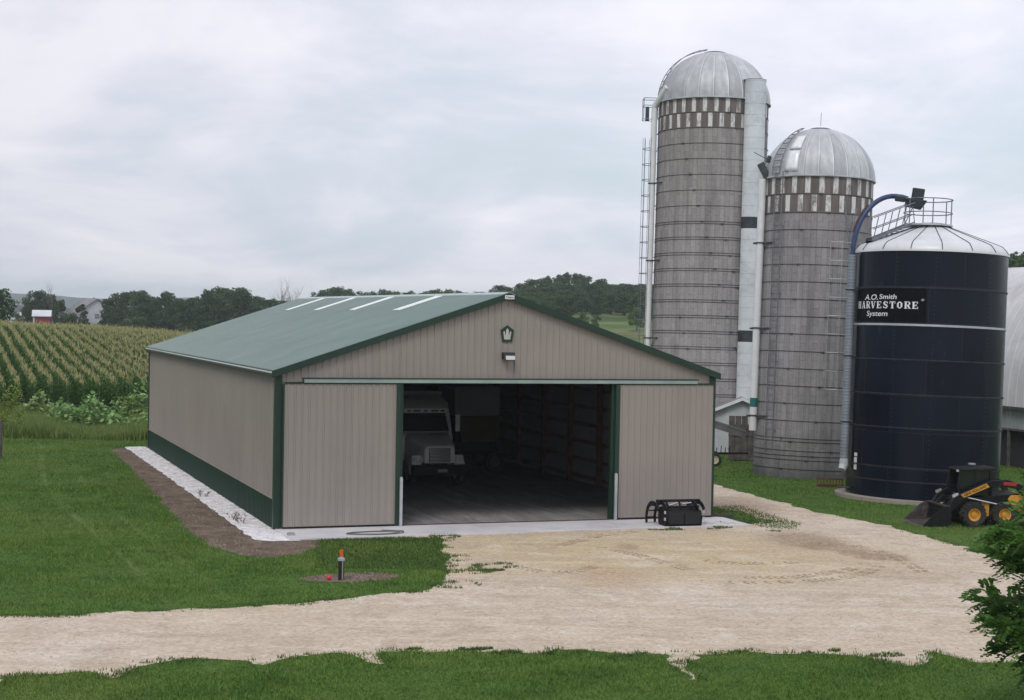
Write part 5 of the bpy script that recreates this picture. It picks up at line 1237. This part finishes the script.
prof = [(x, z) for x, z in half]+[(-x, z) for x, z in half[::-1][1:]]
m = MB(); m.prism(prof+[(-gw, 0), (gw, 0)], 'y', 0, 13); m.build('wall', M_FARWHITE, Gb)
m = MB(); pr2 = [(x*1.05, z+.15) for x, z in prof]; n_ = len(pr2)
m._a([(x, -.6, z) for x, z in pr2]+[(x, 13.6, z) for x, z in pr2], [(i, i+1, n_+i+1, n_+i) for i in range(n_-1)]); m.build('curved_roof', M_ROOFGREY, Gb, solid=.2, smooth=True)
m = MB(); m.box(-1.3, 1.3, -.08, -.001, 0, 2.6); m.box(-.7, .7, -.08, -.001, 4.2, 5.6); m.build('barn_door', M_ROOFGREY, Gb)
p = D(152, 318, 440); m = MB(); m.tube([(0, 0, 0), (0, 0, 5)], .5, 10)
# far equipment beyond the field
p = D(172, 318, 400); Eq = thing('hay_rake', 'small dark farm implement parked beyond the cornfield before the tree row', 'implement', (p[0], p[1], 0), .2)
m = MB(); m.box(-1.2, .8, -.4, .4, 1.2, 2.0); m.beam((-1.8, 0, 1.4), (2.5, 0, 1.2), .2, .2); m.build('frame', M_KB, Eq)
for x in (-1, 1): wheel(Eq, (x, 0, .8), .8, .35, M_OLIVE, lug=False)

# ---- corn
def corn():
    rows = np.arange(-200, 70, .97); V = []; Fq = []; MI = []; off = 0
    cf = np.array(corn_front); ce = (cf[1]-cf[0])/np.linalg.norm(cf[1]-cf[0]); cn = np.array([-ce[1], ce[0]])
    def pts(d0, d1, sp_, jit):
        out = []
        for xr in rows:
            ys = np.arange(40, 760, sp_); P = np.stack([np.full(len(ys), xr)+rng.normal(0, jit, len(ys)), ys+rng.uniform(-.4, .4, len(ys))*sp_, np.zeros(len(ys))], 1)
            px_, py_, dp = topx(P); front = (P[:, :2]-cf[0])@cn
            k = (dp > d0) & (dp < d1) & (px_ > -130) & (px_ < 245) & (front > 0); P = P[k]; P[:, 2] = field_h(P); out.append(P)
        return np.concatenate(out)
    def add(C, b, c, s, mi):       # diamonds centred C, half axes b, c
        nonlocal off
        V.append(np.stack([C-b, C+c, C+b, C-c], 1).reshape(-1, 3)); n = len(C); Fq.append(np.arange(4*n).reshape(n, 4)+off); off += 4*n; MI.append(np.full(n, mi))
    for d0, d1, sp_, nl, lw, ll, tl in ((90, 130, .16, 10, .10, .29, .9), (130, 176, .18, 8, .12, .30, 1.1), (176, 275, .5, 6, .2, .32, 2.0)):
        P = pts(d0, d1, sp_, .07); n = len(P); hgt = 2.25+.15*rng.normal(size=n)
        hgt += .12*np.sin(P[:, 0]*.13)+.1*np.sin(P[:, 1]*.07)
        z = np.zeros((n, 3)); z[:, 2] = hgt*.5                      # stalk
        if d1 < 150: add(P+z, z, np.tile([.02, 0, 0], (n, 1)), 0, 0)
        for l in range(nl):
            a = rng.uniform(0, 2*pi, n); zz_ = hgt*(.22+.70*(l+rng.uniform(0, .8, n))/nl)
            dx = np.stack([np.cos(a), np.sin(a), rng.uniform(.1, 1.1, n)], 1)*ll/2*rng.uniform(.7, 1.1, (n, 1)); sd = np.stack([-np.sin(a), np.cos(a), np.full(n, .2)], 1)*lw/2*1.3
            C = P.copy(); C[:, 2] += zz_; add(C+dx*.95, dx, sd, 0, 0)
            if d1 < 300:
                C2 = C+dx*1.9; dr = np.stack([np.cos(a)*.6, np.sin(a)*.6, -rng.uniform(.3, 1.2, n)], 1)*ll*.22; add(C2+dr*.8, dr, sd*.8, 0, 0)
        for q in range(3):                                          # tassels
            a = rng.uniform(0, 2*pi, n); tlt = rng.uniform(.05, .55, n); u = np.stack([np.cos(a)*tlt, np.sin(a)*tlt, np.ones(n)], 1)*.15; C = P.copy(); C[:, 2] += hgt+.08
            sd = np.stack([-np.sin(a), np.cos(a), np.zeros(n)], 1)*.022*tl; 
            if d0 > 170: sd = np.stack([-np.sin(a)*.06, np.ones(n), np.zeros(n)], 1)*(.08 if d0 < 260 else .20)
            C = C+np.stack([rng.normal(0, .05, n), rng.normal(0, .1, n), rng.normal(0, .06, n)], 1)
            add(C, u, sd, 0, 1)
    return np.concatenate(V), np.concatenate(Fq), np.concatenate(MI)
V, Fq, MI = corn()
M_CORN = foliage('corn_leaf', (.022, .06, .014), (.12, .215, .05), .35, 0, .05); M_TAS = foliage('corn_tassel', (.30, .27, .12), (.46, .41, .21), .2, 0, .04)
o = bulk('corn_field', V, Fq, [M_CORN, M_TAS], MI); tag(o, 'tall green corn in straight rows with tan tassels', 'corn', kind='stuff')

# tall meadow grass in front of the corn, and broadleaf weeds
def blades(P, h, wd, lean=.4):
    n = len(P); a = rng.uniform(0, 2*pi, n); hh = h*rng.uniform(.6, 1.25, n); b = a+rng.uniform(-.6, .6, n)+pi/2
    s = np.stack([np.cos(b), np.sin(b), np.zeros(n)], 1)*np.broadcast_to(wd, (n,))[:, None]/2
    t = np.stack([np.cos(a)*lean*hh*rng.uniform(0, 1, n), np.sin(a)*lean*hh*rng.uniform(0, 1, n), hh], 1)
    V = np.stack([P-s, P+s, P+t], 1).reshape(-1, 3); return V, np.arange(3*n).reshape(n, 3)
def sample_px(n, x0, x1, dmin, dmax):
    x = rng.uniform(x0, x1, n); d = np.sqrt(rng.uniform(dmin**2, dmax**2, n)); d3 = F_[None]+R2[None]*((x-512)/FPX)[:, None]
    P = CAM[None]+d3*d[:, None]; P[:, 2] = 0; return P
P = sample_px(60000, -80, 175, 84, 101); k = rng.uniform(0, 1, len(P)) < .95
px_, py_, dp = topx(P); kk = (py_ < 447+3*np.sin(px_*.11)) & (P[:, 0] < 8); P = P[kk]; px_ = px_[kk]; py_ = py_[kk]
V, Fq = blades(P, .55+.25*np.sin(px_*.05), .07, .5); M_MEAD = foliage('meadow_grass', (.10, .17, .04), (.26, .33, .11), .3, 0, .3)
o = bulk('meadow_grass', V, Fq, M_MEAD, k=3); tag(o, 'tall uncut grass between the lawn and the corn', 'grass', kind='stuff')
def leafplant(name, label, cx_, cy_, wx, ht, n, ls, mat, group=None, cat='weeds'):
    p = G(cx_, cy_); r = thing(name, label, cat, (p[0], p[1], 0), -YAW, group)
    C = rng.normal(size=(n, 3)); C /= np.linalg.norm(C, axis=1)[:, None]; C *= rng.uniform(.55, 1, (n, 1)); C[:, 2] = np.abs(C[:, 2]); C *= np.array([wx, wx*.5, ht])
    C[:, 2] *= 1+.25*np.sin(C[:, 0]*3.1)
    V, Fq = rnd_quads(C, ls, rng, 1.6, .8); bulk('leaves', V, Fq, mat, parent=r)
    m = MB()
    for i in range(10): c = C[i*7]; m.tube([(c[0]*.4, c[1]*.4, 0), tuple(c)], .02, 5)
    m.build('stems', mat, r); return r
M_WEED = foliage('weed_leaf', (.13, .25, .07), (.38, .54, .22), .3, .1, 1.2)
leafplant('broadleaf_weed', 'large leafed weed clump between the post and the middle clump in front of the corn', 34, 424, 1.3, 1.8, 420, .30, M_WEED)
leafplant('broadleaf_weed', 'widest large leafed weed clump, in front of the middle of the corn edge', 84, 428, 2.6, 1.8, 1000, .30, M_WEED)
leafplant('broadleaf_weed', 'large leafed weed clump next to the far corner of the shed wall, lower part', 136, 433, 1.1, 1.1, 330, .28, M_WEED)
leafplant('broadleaf_weed', 'tallest large leafed weed clump, against the corn beside the shed corner', 133, 425, 1.6, 2.3, 520, .30, M_WEED)
leafplant('yellow_green_shrub', 'yellow green feathery shrub standing behind the post at the left edge', 8, 436, 1.1, 2.9, 1300, .13, foliage('yellow_shrub', (.16, .22, .04), (.40, .42, .10), .35, 0, .8), cat='shrub')

# ---- lawn grass blades
def lawn_mask(P):
    x, y = P[:, 0], P[:, 1]; jx = x+rng.normal(0, .11, len(x)); jy = y+rng.normal(0, .11, len(x))
    bad = inpoly(jx, jy, GRAV) | inpoly(jx, jy, DIRT) | inpoly(jx, jy, STRIP) | inpoly(jx, jy, PATCH)
    bad |= (x > -.15) & (x < 15.75) & (y > -2.4) & (y < 32)
    for r_, rad in ((rt, RT), (rm, RM), (rb, RB+.5)): bad |= (x-r_.location.x)**2+(y-r_.location.y)**2 < rad**2
    for cx_ in (-5.4, -4.0): bad |= (np.abs(x-cx_+.5*np.sin(y*.12)) < .12) & (rng.uniform(0, 1, len(x)) < (.42 if cx_ < -5 else .2)) & (y > -8)
    return ~bad
parts = []
for n, x0, x1, a, b in ((150000, -70, 1100, 27, 34), (80000, -60, 480, 34, 48), (60000, -60, 300, 46, 62), (50000, -60, 175, 60, 86), (60000, 690, 1090, 44, 82)):
    P = sample_px(n, x0, x1, a, b); P = P[lawn_mask(P)]; parts.append(P)
P = np.concatenate(parts); px_, py_, dp = topx(P)
V, Fq = blades(P, (.035+.0005*dp)*(1+.5*np.sin(P[:, 0]*.9)*np.sin(P[:, 1]*1.1)), .014+.00028*dp, 1.5)
M_BLADE = foliage('lawn_blade', (.06, .135, .020), (.20, .31, .058), .35, 0, .55, (.23, .28, .065))
o = bulk('lawn_grass', V, Fq, M_BLADE, k=3); tag(o, 'short green mown lawn grass', 'grass', kind='stuff')
# taller weeds creeping into the gravel and along the slab
parts = []
def scatter(cx_, cy_, rx, ry, n, th=.0):
    c = G(cx_, cy_); a = rng.uniform(0, 2*pi, n); r_ = np.sqrt(rng.uniform(0, 1, n)); Pq = np.stack([c[0]+np.cos(a)*r_*rx, c[1]+np.sin(a)*r_*ry, np.zeros(n)+.01], 1)
    q = np.array([mnoise.noise(Vector((p[0]*2.3, p[1]*2.3, 1.7))) for p in Pq]); return Pq[q > th]
for s_ in ((500, 566, .8, .5, 500, .05), (466, 570, .9, .8, 900, .0), (455, 558, .5, .8, 400, .05), (455, 585, .7, .6, 500, .0), (492, 571, .35, .15, 300, -.3), (445, 537, .5, .5, 500, -.1),
           (690, 529, 1.6, .35, 1200, .0), (735, 524, 1.3, .5, 1200, .0), (758, 522, .9, .5, 500, .05), (765, 532, .6, .3, 200, .1), (510, 653, .4, .12, 300, -.3), (478, 650, .35, .08, 250, -.3), (456, 650, .2, .06, 120, -.4), (414, 650, .2, .06, 120, -.4), (550, 654, .8, .15, 400, 0), (650, 655, 1, .15, 500, 0), (840, 652, .9, .15, 500, 0), (900, 655, .8, .2, 400, 0)):
    parts.append(scatter(*s_))
wedge = [tuple(G(*p)[:2]) for p in ((714, 500), (730, 503), (765, 514), (800, 524), (795, 530), (770, 529), (745, 524), (714, 514))]
Pw = np.stack([rng.uniform(14, 20, 9000), rng.uniform(-4, 3, 9000), np.full(9000, .01)], 1); Pw = Pw[inpoly(Pw[:, 0]+rng.normal(0, .1, 9000), Pw[:, 1]+rng.normal(0, .1, 9000), wedge)]; parts.append(Pw)
# longer grass in front of the left door and around the soil patch
gb = np.array(GRAV); ii = rng.integers(0, len(gb), 60000); Pe = np.stack([gb[ii, 0], gb[ii, 1], np.full(len(ii), .01)], 1); Pe[:, :2] += rng.normal(0, .16, (len(ii), 2))
nz_ = np.array([mnoise.noise(Vector((p[0]*1.7, p[1]*1.7, 3.3)))+.5*mnoise.noise(Vector((p[0]*5, p[1]*5, 8.3))) for p in Pe]); pe_, qe_, de_ = topx(Pe)
dn_ = np.abs(Pe[:, :2]-gb[ii]).sum(1); Pe = Pe[(nz_ > .02+.9*dn_) & (pe_ > -60) & (pe_ < 1100) & (de_ < 75) & (Pe[:, 1] < -2.5)]; parts.append(Pe)
Pw = sample_px(16000, 318, 446, 43, 50); px_, py_, dp = topx(Pw); Pw = Pw[(py_ > 536) & lawn_mask(Pw)]; parts.append(Pw)
P = np.concatenate(parts); V, Fq = blades(P, .062, .028, 1.3); o = bulk('weedy_grass', V, Fq, foliage('weedy_blade', (.04, .10, .018), (.10, .18, .04), .25, 0, .6), k=3)
tag(o, 'rough weedy grass along the gravel and slab edges', 'grass', kind='stuff')
# loose pebbles on the yard
Pg = sample_px(9000, -60, 1090, 30, 60); Pg = Pg[inpoly(Pg[:, 0], Pg[:, 1], GRAV)]; n = len(Pg); sz_ = np.abs(rng.normal(0, .010, n))+.010
Pg[:, 2] = .012; off8 = np.array([(1, 0, 0), (0, 1, 0), (-1, 0, 0), (0, -1, 0), (0, 0, .8)]); ang = rng.uniform(0, 6.28, n)
Vp = Pg[:, None, :]+off8[None]*sz_[:, None, None]*rng.uniform(.6, 1.2, (n, 5, 1)); Fp = (np.arange(n)*5)[:, None, None]+np.array([(0, 1, 4), (1, 2, 4), (2, 3, 4), (3, 0, 4)])[None]
o = bulk('loose_pebbles', Vp.reshape(-1, 3), Fp.reshape(-1, 3), simple('pebble', (.48, .40, .31), .9, 0, .3, 3), k=3); tag(o, 'loose limestone pebbles scattered over the yard', 'gravel', kind='stuff')
Pg = np.concatenate([np.stack([rng.uniform(-3, 1.2, 9000), rng.uniform(-6, 31.8, 9000), np.full(9000, .006)], 1), np.stack([rng.uniform(-1.6, 2, 900), rng.uniform(-10.4, -8.3, 900), np.full(900, .007)], 1)])
Pg = Pg[(inpoly(Pg[:, 0], Pg[:, 1], DIRT) & ~inpoly(Pg[:, 0], Pg[:, 1], STRIP)) | inpoly(Pg[:, 0], Pg[:, 1], PATCH)]; n = len(Pg); sz_ = rng.uniform(.01, .04, n)
Vp = Pg[:, None, :]+off8[None]*sz_[:, None, None]*rng.uniform(.5, 1.3, (n, 5, 1)); Fp = (np.arange(n)*5)[:, None, None]+np.array([(0, 1, 4), (1, 2, 4), (2, 3, 4), (3, 0, 4)])[None]
o = bulk('soil_clods', Vp.reshape(-1, 3), Fp.reshape(-1, 3), simple('clod', (.23, .175, .14), .95, 0, .35, 3), k=3); tag(o, 'crumbly brown soil clods beside the shed and round the well pipe', 'soil', kind='stuff')
# small stones of the white strip
n = 9000; Pg = np.stack([rng.uniform(-1.0, .0, n), rng.uniform(-2.3, 31.8, n), np.full(n, .016)], 1); Pg = Pg[inpoly(Pg[:, 0], Pg[:, 1], STRIP)]; n = len(Pg); sz_ = rng.uniform(.02, .05, n)
Vp = Pg[:, None, :]+off8[None]*sz_[:, None, None]*rng.uniform(.6, 1.2, (n, 5, 1)); Fp = (np.arange(n)*5)[:, None, None]+np.array([(0, 1, 4), (1, 2, 4), (2, 3, 4), (3, 0, 4)])[None]
o = bulk('crushed_stones', Vp.reshape(-1, 3), Fp.reshape(-1, 3), simple('white_stone', (.72, .70, .72), .9, 0, .25, 3), k=3); tag(o, 'white crushed stones along the left wall of the shed', 'stones', kind='stuff')
# dry weeds in the stone strip
for yy, l_ in ((1.9, 'near'), (2.8, 'middle'), (9.6, 'far')):
    m = MB(); rn = random.Random(int(yy*10))
    for i in range(9):
        b = Vector((rn.uniform(-.15, .15), rn.uniform(-.3, .3), 0)); e_ = b+Vector((rn.uniform(-.15, .15), rn.uniform(-.2, .2), rn.uniform(.12, .26))); m.tube([b, e_], [.010, .004], 4)
        for j in range(3): q = b.lerp(e_, rn.uniform(.4, 1)); m.tube([q, q+Vector((rn.uniform(-.1, .1), rn.uniform(-.1, .1), .05))], .008, 3)
    o = m.build('dry_weed', simple('dry_weed_'+l_, (.14, .09, .07), .9)); o.location = (-.72, yy, .016)
    tag(o, f'sparse dry reddish weed growing in the white stone strip, {l_}est of three' if l_ != 'middle' else 'sparse dry reddish weed growing in the white stone strip, middle one of three', 'weed')

# ------------------------------------------------------------------ foreground walnut tree at the right
tb = D(1050, 600, 27.0); Tr = thing('walnut_tree', 'young walnut tree with drooping feathery leaves at the lower right corner', 'tree', (tb[0], tb[1], 0), 0)
rn = random.Random(21); m = MB(); tips = []
m.tube([(0, 0, -.1), (.03, .02, 1.2), (-.02, .05, 2.6), (.03, 0, 4.2)], [.075, .06, .04, .012], 8)
prof_r = lambda z: 1.52*max(.25, min(1, (z-.1)/1.9))*max(.14, 1-max(0, (z-2.3)/2.5)**1.7)
for i in range(72):
    zb = .75+rn.random()**.9*3.45; a = i*2.4+rn.uniform(-.4, .4); ze = zb+rn.uniform(-.35, .75); r_ = prof_r(ze)*rn.uniform(.5, .93)
    p0_ = Vector((0, 0, zb)); p2_ = Vector((r_*cos(a), r_*sin(a), ze)); p1_ = p0_.lerp(p2_, .5)+Vector((0, 0, .16)); m.tube([p0_, p1_, p2_], [.02, .013, .005], 5)
    for k in range(11):
        t = .25+.75*k/10; q = p0_.lerp(p1_, t*2) if t < .5 else p1_.lerp(p2_, t*2-1); tips.append((q, (p2_-p0_).normalized(), t))
m.build('trunk', M_BARK, Tr, smooth=True)
LV = []; up = Vector((0, 0, 1))
for q, d, t in tips:
    for rep in range(2 if t < .9 else 3):
        dd = (d+Vector((rn.uniform(-1, 1), rn.uniform(-1, 1), rn.uniform(-.9, .9)))*.9).normalized(); Lr = rn.uniform(.26, .42); nl = 6
        side = dd.cross(up); side = side.normalized() if side.length > .1 else Vector((1, 0, 0))
        for j in range(nl):
            u = .25+.75*j/(nl-1); c = q+dd*Lr*u+Vector((0, 0, -.22*Lr*u*u*2))
            for s_ in (-1, 1):
                ld = (side*s_*.85+dd*.45+Vector((0, 0, -.28+rn.uniform(-.25, .2)))).normalized(); ln = .12*(1-.45*abs(u-.55))*rn.uniform(.8, 1.15); wv = (dd-ld*dd.dot(ld)).normalized()*ln*.34
                LV += [c, c+ld*ln*.5+wv, c+ld*ln, c+ld*ln*.5-wv]
LV = np.array([tuple(v) for v in LV]); bulk('crown', LV, np.arange(len(LV)).reshape(-1, 4), foliage('walnut_leaf', (.06, .145, .026), (.20, .33, .075), .5, 0, .9), parent=Tr)

# ------------------------------------------------------------------ air haze
hm = MB(); c = np.array([CAM[0], CAM[1]])
hm.box(-2800, 5200, -140, 4700, -1.2, 70)
hz_ = hm.build('haze', [], kind if False else None) if False else None
me = bpy.data.meshes.new('haze'); me.from_pydata([tuple(v) for v in hm.v], [], hm.f); ho = link('haze', me)
hmz = bpy.data.materials.new('haze_air'); hmz.use_nodes = True; t_ = hmz.node_tree; t_.nodes.clear(); oo = t_.nodes.new('ShaderNodeOutputMaterial'); pv = t_.nodes.new('ShaderNodeVolumePrincipled')
pv.inputs['Color'].default_value = (.84, .91, 1.0, 1); pv.inputs['Density'].default_value = .0002; pv.inputs['Anisotropy'].default_value = .2; t_.links.new(pv.outputs[0], oo.inputs['Volume'])
try: hmz.volume_intersection_method = 'FAST'
except Exception: pass
me.materials.append(hmz); tag(ho, 'thin blue summer haze over the fields', 'haze', kind='stuff')
